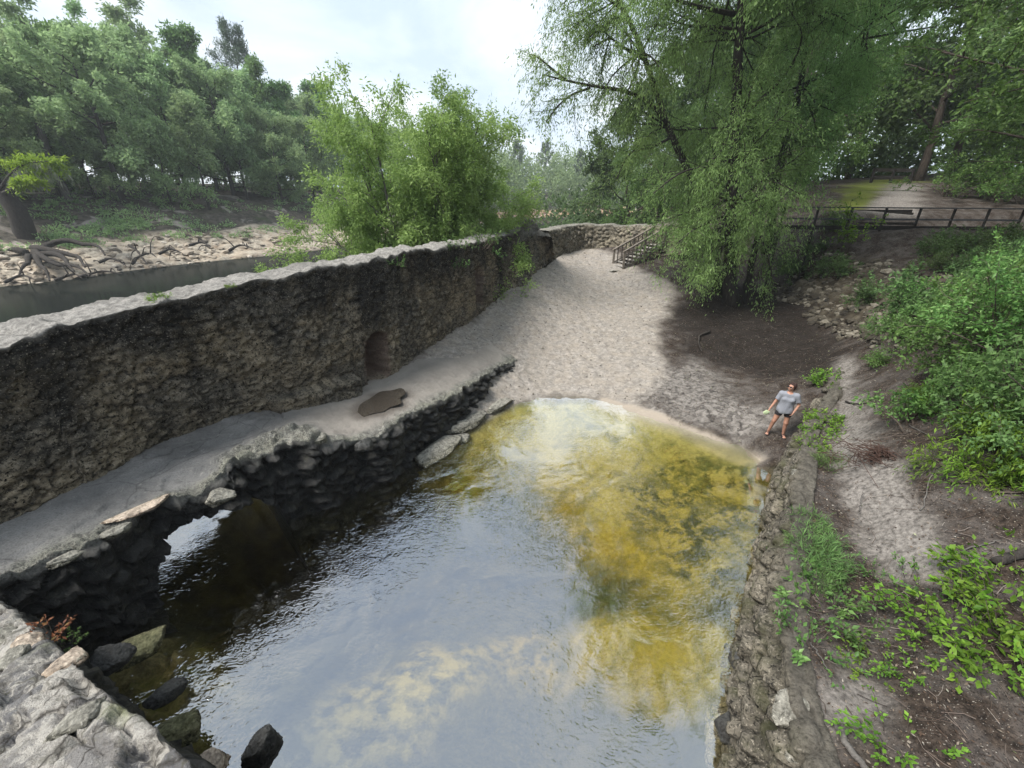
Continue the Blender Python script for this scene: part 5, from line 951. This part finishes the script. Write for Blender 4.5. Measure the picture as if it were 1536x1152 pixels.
# wooden stairs down to the sand
A0 = at(934, 404, 2.5); A0[2] = float(height(A0[None, :2])[0]); U = unit(np.array([.93, .36])); NN = np.array([-U[1], U[0]])   # NN: away from the viewer
t = empty('wooden_stairs', A0); tag(t, 'weathered wooden stairs with post railings rising from the sand to the right', 'stairs'); o3 = lambda a, n, z: np.array([U[0]*a+NN[0]*n, U[1]*a+NN[1]*n, z])
NT = 14; run, rise, Wd = .36, .165, 1.15
for k in range(NT):
    mb = MB(); mb.beam(o3(run*k+.12, -.04, rise*k+.12), o3(run*k+.12, Wd+.04, rise*k+.12), .30, .045); mb.build('tread', tread_m, t)
for n in (0.02, Wd-.02):
    mb = MB(); a, b = o3(.0, n, .0), o3(run*NT, n, rise*NT); V = []
    mb.beam(a+[0, 0, -.02], b+[0, 0, -.02], .05, .24); mb.build('stringer', wood_m, t)
    ps = [0, 4, 8, 12.3] if n > .5 else [0, 4, 8, 12.3]
    for k in ps:
        mb = MB(); mb.beam(o3(run*k+.04, n, rise*k-.3), o3(run*k+.04, n, rise*k+1.08), .12, .12); mb.build('post', wood_m, t)
    mb = MB(); mb.beam(o3(-.06, n, 1.0), o3(run*12.6, n, rise*12.6+1.0), .15, .075); mb.build('handrail', wood_m, t)
    mb = MB(); mb.beam(o3(0, n+(.03 if n < .5 else -.03), .22), o3(run*12.4, n+(.03 if n < .5 else -.03), rise*12.4+.22), .04, .07); mb.build('bottom_rail', wood_m, t)
    for k in np.arange(.8, 12.2, .8):
        if abs(k-round(k/4)*4) < .3: continue
        mb = MB(); mb.beam(o3(run*k+.04, n, rise*k+.20), o3(run*k+.04, n, rise*k+1.0), .06, .06); mb.build('baluster', wood_m, t)
mb = MB(); f = at(905, 404, 2.45); f[2] = float(height(f[None, :2])[0])+.03
tag(rock('rock', at(922, 405, 2.5)*[1, 1, 0]+[0, 0, float(height(at(922, 405, 2.5)[None, :2])[0])], (.75, .4, .12), .4, lime_m, 150, 4), 'flat pale slab at the foot of the wooden stairs', 'rock')
# railing of the walkway on the bank
X0, X1 = aty(1175, 320, 22.9), aty(1530, 330, 22.6); zg = lambda x, y: float(height([(x, y)], False)[0])
t = empty('path_railing', (X0[0], X0[1], zg(*X0[:2]))); tag(t, 'long dark railing with two grey rails along the walkway on top of the stony bank', 'railing'); base = np.array(t.location)
L = np.linalg.norm((X1-X0)[:2]); nP = 8; pts = []
for i in range(nP):
    q = X0[:2]+(X1-X0)[:2]*i/(nP-1); z = zg(*q); pts.append((q[0], q[1], z)); mb = MB(); mb.beam(np.array([*q, z-.4])-base, np.array([*q, 6.12-.01*i])-base, .08, .08); mb.build('post', dark_wood, t)
for dz, w_, h_ in ((6.12, .14, .06), (5.58, .06, .09), ):
    mb = MB(); mb.beam(np.array([*X0[:2], dz])-base, np.array([*X1[:2], dz-.08])-base, w_, h_); mb.build('rail', rail_top, t)
mb = MB(); mb.beam(np.array([*X0[:2], 5.16])-base, np.array([*X1[:2], 5.1])-base, .08, .2); mb.build('kerb_board', dark_wood, t)
# timber steps behind it
S0 = aty(1340, 330, 25.6); z0 = zg(*S0[:2]); t = empty('timber_steps', (S0[0]-.3, S0[1], z0)); tag(t, 'wide dark timber steps climbing from the railed walkway to the trail', 'steps'); d_ = unit(np.array([.55, 1.]))
for k in range(5):
    c = np.array([d_[0]*(.2+.42*k), d_[1]*(.2+.42*k), .10+.16*k]); mb = MB(); mb.box(c, (3.4, .16, .17)); mb.build('riser', dark_wood, t); mb = MB(); mb.box(c+[.1, .28, .055], (3.4, .42, .04)); mb.build('tread', mat_wood('step_soil', (.05, .045, .04), (.14, .13, .115)) if k == 0 else bpy.data.materials['step_soil'], t)
# barrier at the end of the trail
Bq = [aty(1308, 268, 39.5), aty(1366, 270, 38.5)]; t = empty('wooden_barrier', (Bq[0][0], Bq[0][1], zg(*Bq[0][:2]))); tag(t, 'low dark wooden barrier at the end of the trail on the hill', 'barrier'); b0 = np.array(t.location); z1 = zg(*Bq[1][:2])
for k in (0, .5, 1):
    q = Bq[0][:2]+(Bq[1]-Bq[0])[:2]*k; z = zg(*q); mb = MB(); mb.beam(np.array([*q, z-.3])-b0, np.array([*q, z+1.15])-b0, .16, .16); mb.build('post', dark_wood, t)
for dz in (1.0, .45):
    mb = MB(); mb.beam(np.array([*Bq[0][:2], b0[2]+dz])-b0, np.array([*Bq[1][:2], z1+dz])-b0, .08, .26); mb.build('rail', dark_wood, t)
# ------------------------------------------------------------------ litter
def ground_scatter(n, xr, yr, keep):
    P = np.c_[rng.uniform(*xr, n), rng.uniform(*yr, n)]; P = P[keep(P)]; return np.c_[P, height(P)]
def lookup(Z):
    G_ = Z.reshape(len(gx), len(gy))
    return lambda P: G_[np.clip(np.searchsorted(gx, P[:, 0]), 0, len(gx)-1), np.clip(np.searchsorted(gy, P[:, 1]), 0, len(gy)-1)]
zs, zb_, zp = lookup(z_sand), lookup(z_bed), lookup(z_path)
dRT = lambda P: sd_line(P, RT[:, :2])[0]
def mulch(P): return (zs(P) < .25) & (zb_(P) < .2) & ((dRT(P) > .05) | (P[:, 1] > 9.6)) & (P[:, 0] > 2.5) & (rng.random(len(P)) > .75*zp(P))
P = ground_scatter(80000, (2.5, 17), (-.5, 24), mulch); P = P[rng.random(len(P)) < np.clip(1.5-np.hypot(P[:, 0], P[:, 1])/22, .25, 1)]; n = len(P)
def flat_leaves(name, P, size, mat, label, cat, lift=.012):
    n = len(P); a = rng.uniform(0, 6.28, n); s = rng.uniform(*size, n); w = s*rng.uniform(.35, .6, n); D = np.c_[np.cos(a), np.sin(a), rng.normal(.05, .25, n)]; S = np.c_[-np.sin(a), np.cos(a), rng.normal(0, .25, n)]
    P = P+[0, 0, lift]; V = np.stack([P-D*s[:, None]/2, P+S*w[:, None]/2, P+D*s[:, None]/2, P-S*w[:, None]/2], 1).reshape(-1, 3)
    return tag(mesh(name, V, np.arange(4*n).reshape(-1, 4), mat, smooth=False), label, cat, kind='stuff')
m = MT('dry_leaf'); rn = m.n('NewGeometry').outputs['Random Per Island']; lit_m = m.done(m.bsdf(m.ramp(rn, (.0, (.03, .022, .017)), (.35, (.075, .05, .036)), (.6, (.13, .095, .07)), (.88, (.21, .18, .145)), (.96, (.32, .3, .26)), (1., (.20, .24, .07))), .9, spec=.1))
flat_leaves('fallen_leaves', P, (.015, .05), lit_m, 'scattered dead leaves and pale chips lying on the dark mulch', 'leaf litter')
P = ground_scatter(8000, (2.5, 16), (-.5, 22), mulch); mb = MB(); P = P[rng.random(len(P)) < np.clip(1.4-np.hypot(P[:, 0], P[:, 1])/16, .2, 1)]
for p in P:
    a = rng.uniform(0, 6.28); L = rng.uniform(.06, .30)*(1 if rng.random() < .93 else 1.7); d = np.array([math.cos(a), math.sin(a), rng.normal(0, .06)])*L/2; q = np.array([p-d, p+rng.normal(0, .1, 3)*L, p+d]); q[:, 2] = np.maximum(height(q, False), p[2]-.05)+.02+abs(rng.normal(0, .012)); mb.tube(q, rng.uniform(.002, .0045), 4, False)
m = MT('twig'); rn = m.n('NewGeometry').outputs['Random Per Island']; twig_m = m.done(m.bsdf(m.ramp(rn, (.0, (.03, .022, .018)), (.5, (.085, .062, .05)), (.85, (.17, .14, .12)), (1., (.26, .23, .2))), .9, spec=.1))
tag(mb.build('fallen_twigs', twig_m), 'thin dead twigs strewn over the mulch beside the foot path', 'twigs', kind='stuff')
# loose stones on the bank below the railing, pebbles on the sand, rubble along the far shore
def chips(name, P, size, mat, label, cat, sub=1, flat=.65):
    V0, T0 = ICO[sub]; n = len(P); s_ = rng.uniform(*size, n)*np.exp(rng.normal(0, .25, n)); sc_ = np.stack([s_*rng.uniform(.7, 1.3, n), s_*rng.uniform(.7, 1.3, n), s_*flat*rng.uniform(.6, 1.2, n)], 1); a = rng.uniform(0, 6.28, n); k = len(V0)
    V = V0[None]*(1+rng.normal(0, .16, (n, k, 1)))*sc_[:, None]/2; x = V[..., 0]*np.cos(a)[:, None]-V[..., 1]*np.sin(a)[:, None]; y = V[..., 0]*np.sin(a)[:, None]+V[..., 1]*np.cos(a)[:, None]; V = np.stack([x, y, V[..., 2]+rng.normal(0, .15, (n, 1))*x], -1)+P[:, None]+[0, 0, 1]*(s_*.08)[:, None, None]
    return tag(mesh(name, V.reshape(-1, 3), (T0[None]+np.arange(n)[:, None, None]*k).reshape(-1, 3), mat, smooth=False), label, cat, kind='stuff')
m = MT('loose_stone'); rn = m.n('NewGeometry').outputs['Random Per Island']; nA = m.noise(m.coord(), 14, 5, .7); chip_m = m.done(m.bsdf(m.mix(m.ramp(nA, (.35, 0.), (.65, 1.)), m.ramp(rn, (.0, (.02, .017, .013)), (.6, (.055, .047, .035)), (1., (.12, .105, .08))), m.ramp(rn, (.0, (.04, .034, .026)), (.7, (.115, .10, .075)), (1., (.27, .245, .2)))), .95, m.bump(nA, .6, .02)))
ze = lookup(z_embank); P = ground_scatter(9000, (9, 22), (11, 26), lambda P: ze(P) > .08); chips('bank_rubble', P[:3400], (.09, .34), chip_m, 'loose rubble stones covering the steep bank below the path railing', 'rubble')
P = ground_scatter(5000, (-3, 12), (8, 31), lambda P: (zs(P) > .5) & (zb_(P) < .1)); chips('pebbles', P[:900], (.02, .06), chip_m, 'small dark pebbles and bits scattered over the pale sand', 'pebbles')
P = np.array([far_pt(rng.uniform(-60, 490), rng.uniform(-.3, 6.5)**1.0) for _ in range(1300)]); m = MT('shore_stone'); rn = m.n('NewGeometry').outputs['Random Per Island']; shore_m = m.done(m.bsdf(m.ramp(rn, (.0, (.06, .05, .04)), (.35, (.2, .165, .125)), (.75, (.38, .32, .25)), (1., (.52, .46, .38))), .95)); chips('shore_rubble', P, (.2, .75), shore_m, 'pale broken limestone strewn along the far river shore', 'rubble', 1, .5)
P = np.array([far_pt(rng.uniform(740, 1000), rng.uniform(0, 4.5)) for _ in range(420)]); chips('bend_rubble', P, (.8, 2.6), mat_simple('orange_stone', (.40, .27, .18), .95, .5, .6), 'orange tan stones along the shore at the river bend', 'rubble', 1, .6)
# heap of brown brush beside the path, sticks, log
p0 = hit(1315, 690); mb = MB()
for k in range(170):
    a = rng.uniform(0, 6.28); r_ = abs(rng.normal(0, .33)); c = p0+[math.cos(a)*r_*1.4, math.sin(a)*r_, .02+max(0, .2-r_*.3)*rng.random()]; b = rng.uniform(0, 6.28); d = np.array([math.cos(b), math.sin(b), rng.normal(0, .2)])*rng.uniform(.1, .3); mb.tube(np.array([c-d, c+rng.normal(0, .03, 3), c+d]), .006, 4, False)
tag(mb.build('brush_heap', mat_simple('brush', (.055, .03, .022))), 'reddish brown heap of dead brush beside the dirt foot path', 'brush heap')
def stick(name, px, r0, r1, label, mat, cat='stick', lift=.02):
    P = np.array([hit(*q) for q in px]); P = resample(P, 12); P[:, 2] = np.maximum(height(P), P[:, 2])+r0*.6+lift; P[:, :2] += rng.normal(0, .012, (12, 2)); mb = MB(); mb.tube(P, np.linspace(r0, r1, 12), 6); return tag(mb.build(name, mat, smooth=True), label, cat)
stick('stick', [(1268, 606), (1285, 609), (1300, 607)], .025, .012, 'short dark curved stick lying across the foot path beyond the standing person', K_dark)
stick('log', [(1488, 852), (1515, 842), (1545, 832)], .06, .05, 'dark fallen log end lying on brown litter at the right edge', K_dark, 'log')
stick('stick', [(1430, 840), (1455, 826), (1500, 815)], .012, .006, 'thin pale branch pointing up the slope next to the dark fallen log', K_grey)
stick('stick', [(1380, 770), (1405, 705), (1420, 690)], .010, .005, 'long thin bent stick leaning over brown litter right of the brush heap', K_grey)
stick('stick', [(1215, 968), (1235, 1000), (1240, 1010)], .009, .005, 'thin straw coloured stalk hanging from the weeds on the wall', K_grey)
stick('stick', [(1360, 640), (1390, 655), (1410, 680)], .010, .006, 'slim grey branch on the mulch below the upright small shrub', K_grey)
stick('root', [(1065, 500), (1052, 505), (1048, 520), (1052, 530)], .05, .02, 'dark crooked root arching from the mulch left of the tree base', K_dark, 'root', .05)
stick('root', [(1250, 1085), (1262, 1110), (1280, 1140), (1300, 1165)], .035, .03, 'grey gnarled root crawling down behind the lichened block', K_grey, 'root')
stick('stick', [(1285, 775), (1288, 760), (1290, 745)], .010, .006, 'short pale upright stub beside the dusty path', K_grey, 'stick', .1)
# ------------------------------------------------------------------ person
def smin(a, b, k): h = np.clip(.5+.5*(b-a)/k, 0, 1); return b+(a-b)*h-k*h*(1-h)
class SDF:
    def __init__(s, lo, hi, h):
        s.lo = np.array(lo, float); s.h = h; s.n = np.ceil((np.array(hi)-s.lo)/h).astype(int)+1; s.d = np.full(s.n, 1., np.float32)
    def grid(s, lo, hi):
        a = np.clip(np.floor((lo-s.lo)/s.h).astype(int), 0, s.n-1); b = np.clip(np.ceil((hi-s.lo)/s.h).astype(int)+1, 1, s.n); sl = tuple(slice(*t) for t in zip(a, b))
        return sl, np.stack(np.meshgrid(*[s.lo[i]+s.h*np.arange(a[i], b[i]) for i in range(3)], indexing='ij'), -1)
    def cone(s, a, b, ra, rb, k=.02, sq=(1, 1, 1)):
        a = np.array(a, float); b = np.array(b, float); m = max(ra, rb)*1.4+.06; sl, P = s.grid(np.minimum(a, b)-m, np.maximum(a, b)+m)
        q = np.array(sq, float); A_, B_, P_ = a/q, b/q, P/q; e = B_-A_; t = np.clip(((P_-A_)@e)/max(e@e, 1e-9), 0, 1); d = np.linalg.norm(P_-A_-t[..., None]*e, axis=-1)-(ra+(rb-ra)*t)
        s.d[sl] = smin(s.d[sl], d, k)
    def surf(s):
        D = s.d; S = D < 0; nx, ny, nz = D.shape; acc = np.zeros((nx-1, ny-1, nz-1, 3), np.float32); cnt = np.zeros((nx-1, ny-1, nz-1), np.int16)
        cor = [(i, j, k) for i in (0, 1) for j in (0, 1) for k in (0, 1)]
        sl = lambda c: D[c[0]:nx-1+c[0], c[1]:ny-1+c[1], c[2]:nz-1+c[2]]
        for c in cor:
            for ax in range(3):
                if c[ax]: continue
                e = list(c); e[ax] = 1; d0, d1 = sl(c), sl(e); m = (d0 < 0) != (d1 < 0); t = np.where(m, d0/np.where(m, d0-d1, 1), 0)
                for q in range(3): acc[..., q] += np.where(m, c[q]+(t if q == ax else 0), 0)
                cnt += m
        act = cnt > 0; idx = np.full(act.shape, -1); idx[act] = np.arange(act.sum()); I = np.argwhere(act); V = s.lo+s.h*(I+acc[act]/cnt[act][:, None]); F_ = []
        for ax in range(3):
            b, c = (ax+1) % 3, (ax+2) % 3; s0 = [slice(1, -1)]*3; s1 = [slice(1, -1)]*3; s0[ax] = slice(0, -1); s1[ax] = slice(1, None); m = S[tuple(s0)] != S[tuple(s1)]; E = np.argwhere(m); 
            o = np.ones(3, int); o[ax] = 0; E = E+o; pos = S[tuple(E.T)]
            def ci(db, dc): J = E.copy(); J[:, b] -= db; J[:, c] -= dc; return idx[tuple(J.T)]
            q = np.stack([ci(1, 1), ci(0, 1), ci(0, 0), ci(1, 0)], 1); F_.append(np.where(pos[:, None], q, q[:, ::-1]))
        return V, np.concatenate(F_)
def rotz(v, a): c_, s_ = math.cos(a), math.sin(a); v = np.asarray(v, float); return np.array([v[0]*c_-v[1]*s_, v[0]*s_+v[1]*c_, v[2]])
# local frame: she faces -y, picture left is -x
HC = np.array([-.005, -.005, 1.475]); yaw, pit = math.radians(-38), math.radians(10)
def hd(x, y, z):
    v = np.array([x, y*math.cos(pit)-z*math.sin(-pit)*-1, 0.]); y2 = y*math.cos(pit)+z*math.sin(pit); z2 = -y*math.sin(pit)+z*math.cos(pit); return HC+rotz((x, y2, z2), yaw)
J = dict(hipL=(-.10, 0, .84), hipR=(.10, 0, .84), kneeL=(-.185, -.035, .46), kneeR=(.115, -.03, .46), ankL=(-.245, .01, .075), ankR=(.135, .01, .075), shL=(-.185, .0, 1.335), shR=(.185, 0, 1.335), elL=(-.285, -.02, 1.06), elR=(.295, -.0, 1.07), wrL=(-.375, -.11, .86), wrR=(.215, -.10, .87))
def legs(S, g=0, k=.03):
    for s_ in 'LR':
        S.cone(J['hip'+s_], J['knee'+s_], .092+g, .060+g, k); 
def torso(S, g=0, k=.05):
    S.cone((-.07, .005, .86), (.07, .005, .86), .118+g, .118+g, k, (1, .85, 1)); S.cone((0, 0, .9), (0, -.005, 1.1), .125+g, .118+g, k, (1.12, .85, 1)); S.cone((0, 0, 1.1), (0, .005, 1.29), .118+g, .125+g, k, (1.2, .8, 1))
    S.cone((-.085, -.07, 1.20), (.085, -.07, 1.20), .062+g, .062+g, .05); S.cone(J['shL'], J['shR'], .052+g, .052+g, k)
S = SDF((-.52, -.34, -.02), (.46, .3, 1.68), .0065)
torso(S); legs(S)
for s_, sg in (('L', -1), ('R', 1)):
    S.cone(J['knee'+s_], J['ank'+s_], .056, .036, .03); kx, ky, kz_ = J['knee'+s_]; ax, ay, az = J['ank'+s_]; S.cone((kx*.7+ax*.3, ky*.7+ay*.3+.022, kz_*.7+az*.3), (kx*.4+ax*.6, ay+.012, kz_*.4+az*.6), .047, .034, .03)
    fd = rotz((0, -1, 0), sg*.25); S.cone((ax, ay+.025, .045), np.array([ax, ay, .032])+fd*.13, .034, .030, .03, (1.15, 1, .85))
    for q in range(5): S.cone(np.array([ax, ay, .028])+fd*.13+rotz(((q-2)*.017, 0, 0), sg*.25), np.array([ax, ay, .026])+fd*(.175-.006*abs(q-(1 if sg > 0 else 3)))+rotz(((q-2)*.017, 0, 0), sg*.25), .012, .009, .008)
    S.cone(J['sh'+s_], J['el'+s_], .048, .038, .035); S.cone(J['el'+s_], J['wr'+s_], .038, .026, .02)
    w = np.array(J['wr'+s_]); dv = unit(w-np.array(J['el'+s_])); across = unit(np.cross(dv, [sg, .15, 0])); 
    if s_ == 'R': across = unit(np.cross(dv, [1, 0, .2]))
    pn = np.cross(dv, across); pc = w+dv*.05
    for q in np.linspace(-1, 1, 4): S.cone(w+dv*.01+across*q*.014, w+dv*.085+across*q*.028, .015, .0125, .012)
    inw = -pn*np.sign((pn@np.array([sg, 0, 0])) or 1)       # curl towards the body side
    for q, (off, ln) in enumerate(((-.030, .060), (-.010, .072), (.010, .068), (.029, .052))):
        k0 = w+dv*.088+across*off; k1 = k0+dv*ln*.45+inw*ln*.15; k2 = k1+dv*ln*.30+inw*ln*.35; S.cone(k0, k1, .0095, .009, .004); S.cone(k1, k2, .009, .0075, .004)
    th = w+dv*.03-across*.024; t1 = th+dv*.028-across*.024+inw*.012; S.cone(th, t1, .013, .0105, .008); S.cone(t1, t1+dv*.028-across*.004+inw*.012, .0105, .0085, .004)
S.cone((0, .015, 1.33), hd(0, .02, .0), .056, .052, .03)
S.cone(hd(0, .02, .115), hd(0, -.005, .105), .082, .078, .03, (.92, 1.05, 1.1)); S.cone(hd(0, -.03, .05), hd(0, -.062, .025), .058, .030, .03)
S.cone(hd(0, -.092, .095), hd(0, -.108, .068), .009, .014, .012); S.cone(hd(-.02, -.083, .042), hd(.02, -.083, .042), .008, .008, .01)
S.cone(hd(-.032, -.082, .118), hd(.032, -.082, .118), .012, .012, .012)
for sg in (-1, 1): S.cone(hd(sg*.076, .01, .10), hd(sg*.082, .018, .065), .014, .011, .008, (.8, 1, 1)); S.cone(hd(sg*.04, -.068, .065), hd(sg*.045, -.06, .06), .022, .020, .02)
V, Fq = S.surf()
skin_m = MT('skin'); nz = skin_m.noise(skin_m.coord(), 14, 4, .6); skin_m = skin_m.done(skin_m.bsdf(skin_m.ramp(nz, (.3, (.34, .17, .115)), (.7, (.45, .25, .18))), .5, spec=.3, **{'Subsurface Weight': .08, 'Subsurface Radius': (.02, .008, .004)}))
pf = at(1165, 655, .4); gz = float(height(pf[None, :2])[0]); t = empty('person', (pf[0], pf[1], gz+.03), math.atan2(-pf[0], pf[1])*1.0+.0)
t.rotation_euler = (0, 0, math.radians(-30)); t.scale = (.94, .94, .95)
tag(t, 'person in grey t-shirt, dark shorts and sunglasses standing on dark mulch by the pool', 'person')
mesh('body', V, Fq, skin_m, t)
def cloth(name, mat, lo, hi, fn, cut, h=.008, wr=.006, fr=9, seed=500):
    S = SDF(lo, hi, h); fn(S); X = np.stack(np.meshgrid(*[S.lo[i]+S.h*np.arange(S.n[i]) for i in range(3)], indexing='ij'), -1); sh = S.d.shape
    S.d = S.d+(wr*fbm(X.reshape(-1, 3)*np.array([fr, fr, fr*.55]), 3, seed)).reshape(sh).astype(np.float32); S.d = np.maximum(S.d, cut(X).astype(np.float32)); V, Fq = S.surf(); return mesh(name, V, Fq, mat, t)
def shirt(S):
    torso(S, .022, .06); S.cone((0, 0, 1.1), (0, -.008, .82), .155, .17, .06, (1.12, .88, 1)); 
    for s_ in 'LR':
        a, b = np.array(J['sh'+s_]), np.array(J['el'+s_]); S.cone(a, a+(b-a)*.72, .075, .072, .04)
def shirt_cut(X):
    hem = (.775+.02*np.sin(X[..., 0]*14))-X[..., 2]; neck = .085-np.linalg.norm((X-np.array([0, -.03, 1.425]))/np.array([1, 1, .8]), axis=-1); d = np.maximum(hem, neck)
    for s_ in 'LR':
        a, b = np.array(J['sh'+s_]), np.array(J['el'+s_]); u_ = unit(b-a); q = (X-(a+(b-a)*.70))@u_; side_ = np.abs(X[..., 0]) > .225; d = np.maximum(d, np.where(side_, q, -1))
    return d
cloth('shirt', mat_simple('heather_grey_cotton', (.235, .245, .275), .9, .12, 60, .2, .004, .1), (-.36, -.26, .7), (.36, .26, 1.48), shirt, shirt_cut, wr=.02, fr=9)
def shorts(S): S.cone((-.07, .005, .86), (.07, .005, .86), .128, .128, .05, (1, .88, 1)); legs(S, .016, .04)
cloth('shorts', mat_simple('dark_shorts', (.018, .016, .018), .9), (-.32, -.2, .6), (.32, .22, 1.0), shorts, lambda X: np.maximum(.66+.12*np.abs(X[..., 0])-X[..., 2], X[..., 2]-.95), wr=.005)
def hair(S):
    S.cone(hd(0, .035, .125), hd(0, .02, .135), .098, .092, .03); S.cone(hd(0, .06, .08), hd(0, .065, .045), .075, .05, .03); S.cone(hd(-.03, .02, .19), hd(.04, .04, .19), .035, .04, .02); S.cone(hd(.07, .02, .10), hd(.075, .03, .05), .03, .025, .02); S.cone(hd(-.07, .02, .10), hd(-.075, .03, .05), .03, .025, .02)
fdir = hd(0, -1, 0)-HC
cloth('hair', mat_simple('dark_brown_hair', (.03, .014, .011), .6, .5, 40, .6, .01, .3), (-.2, -.2, 1.4), (.2, .22, 1.74), hair, lambda X: np.minimum((X-hd(0, -.045, .1))@fdir, .16-((X-HC)[..., 2])+.35*((X-hd(0, -.045, .1))@fdir)), .006, .016, 26, 520)
gl_m = mat_simple('sunglass_lens', (.012, .010, .010), .15, .1, 5, 0, .001, .6)
mb = MB()
for sg in (-1, 1):
    c = hd(sg*.033, -.096, .095); ax_ = [hd(1, 0, 0)-HC, hd(0, -1, 0)-HC, hd(0, 0, 1)-HC]; a = np.linspace(0, 2*np.pi, 14, endpoint=False)
    ring = [np.array([c+ax_[0]*math.cos(q)*.028*s_+ax_[2]*math.sin(q)*.024*s_+ax_[1]*dy for q in a]) for s_, dy in ((.2, .006), (.8, .005), (1., 0), (1., -.006), (.6, -.008))]; mb.add(np.concatenate(ring), gridq(5, 14, True))
    mb.tube(np.array([hd(sg*.058, -.09, .10), hd(sg*.082, -.04, .102), hd(sg*.085, .01, .10)]), .004, 6)
mb.tube(np.array([hd(-.012, -.1, .10), hd(.012, -.1, .10)]), .004, 6); mb.build('sunglasses', gl_m, t, smooth=True)
for s_, sg in (('L', -1), ('R', 1)):
    ax, ay, az = J['ank'+s_]; fd = rotz((0, -1, 0), sg*.25); sd_ = rotz((1, 0, 0), sg*.25); c = np.array([ax, ay, .0])+fd*.065; mb = MB(); a = np.linspace(0, 2*np.pi, 20, endpoint=False)
    prof_ = [(1.08, -.024), (1.14, -.012), (1.12, .006), (.95, .010), (.3, .010)]; mb.add(np.concatenate([np.array([c+fd*math.cos(q)*.125*s2+sd_*math.sin(q)*(.043+.006*math.cos(q))*s2+[0, 0, z] for q in a]) for s2, z in prof_]), gridq(5, 20, True)[:, ::-1])
    sn = mb.build('sandal', mat_simple('sandal_sole', (.05, .042, .038), .8) if s_ == 'L' else bpy.data.materials['sandal_sole'], t, smooth=True)
    mb = MB()
    for f_, h_ in ((.10, .066), (.045, .085), (.0, .1)): mb.tube(np.array([c-[0, 0, 0]+fd*(f_-.065)+sd_*x+[0, 0, z] for x, z in ((-.046, .004), (-.040, h_*.62), (0, h_*.92), (.043, h_*.66), (.048, .004))]), .014, 6)
    mb.build('strap', bpy.data.materials['dark_shorts'], sn, smooth=True)
mb = MB(); q = np.linspace(-1, 1, 9); X, Z = np.meshgrid(q, q, indexing='ij'); 
pk = np.c_[(.095+X*.045).ravel(), (-.168+.03*(X*.045+.0)).ravel()*1., (1.15+Z*.055).ravel()]; 
# the thing in her hand
w = np.array(J['wrL']); dv = unit(w-np.array(J['elL'])); hp = w+dv*.13+np.array([-.015, -.03, -.01]); wp = rotz(hp*np.array([.94, .94, .95]), math.radians(-30))+np.array(t.location)
cl = rock('crumpled_cloth', wp, (.17, .13, .15), .4, mat_simple('pale_green_cloth', (.42, .50, .30), .85, .2, 30, .4, .01), 777, 5, .5, 1.6); tag(cl, 'pale yellow green crumpled cloth held in the hand of the standing person', 'cloth')
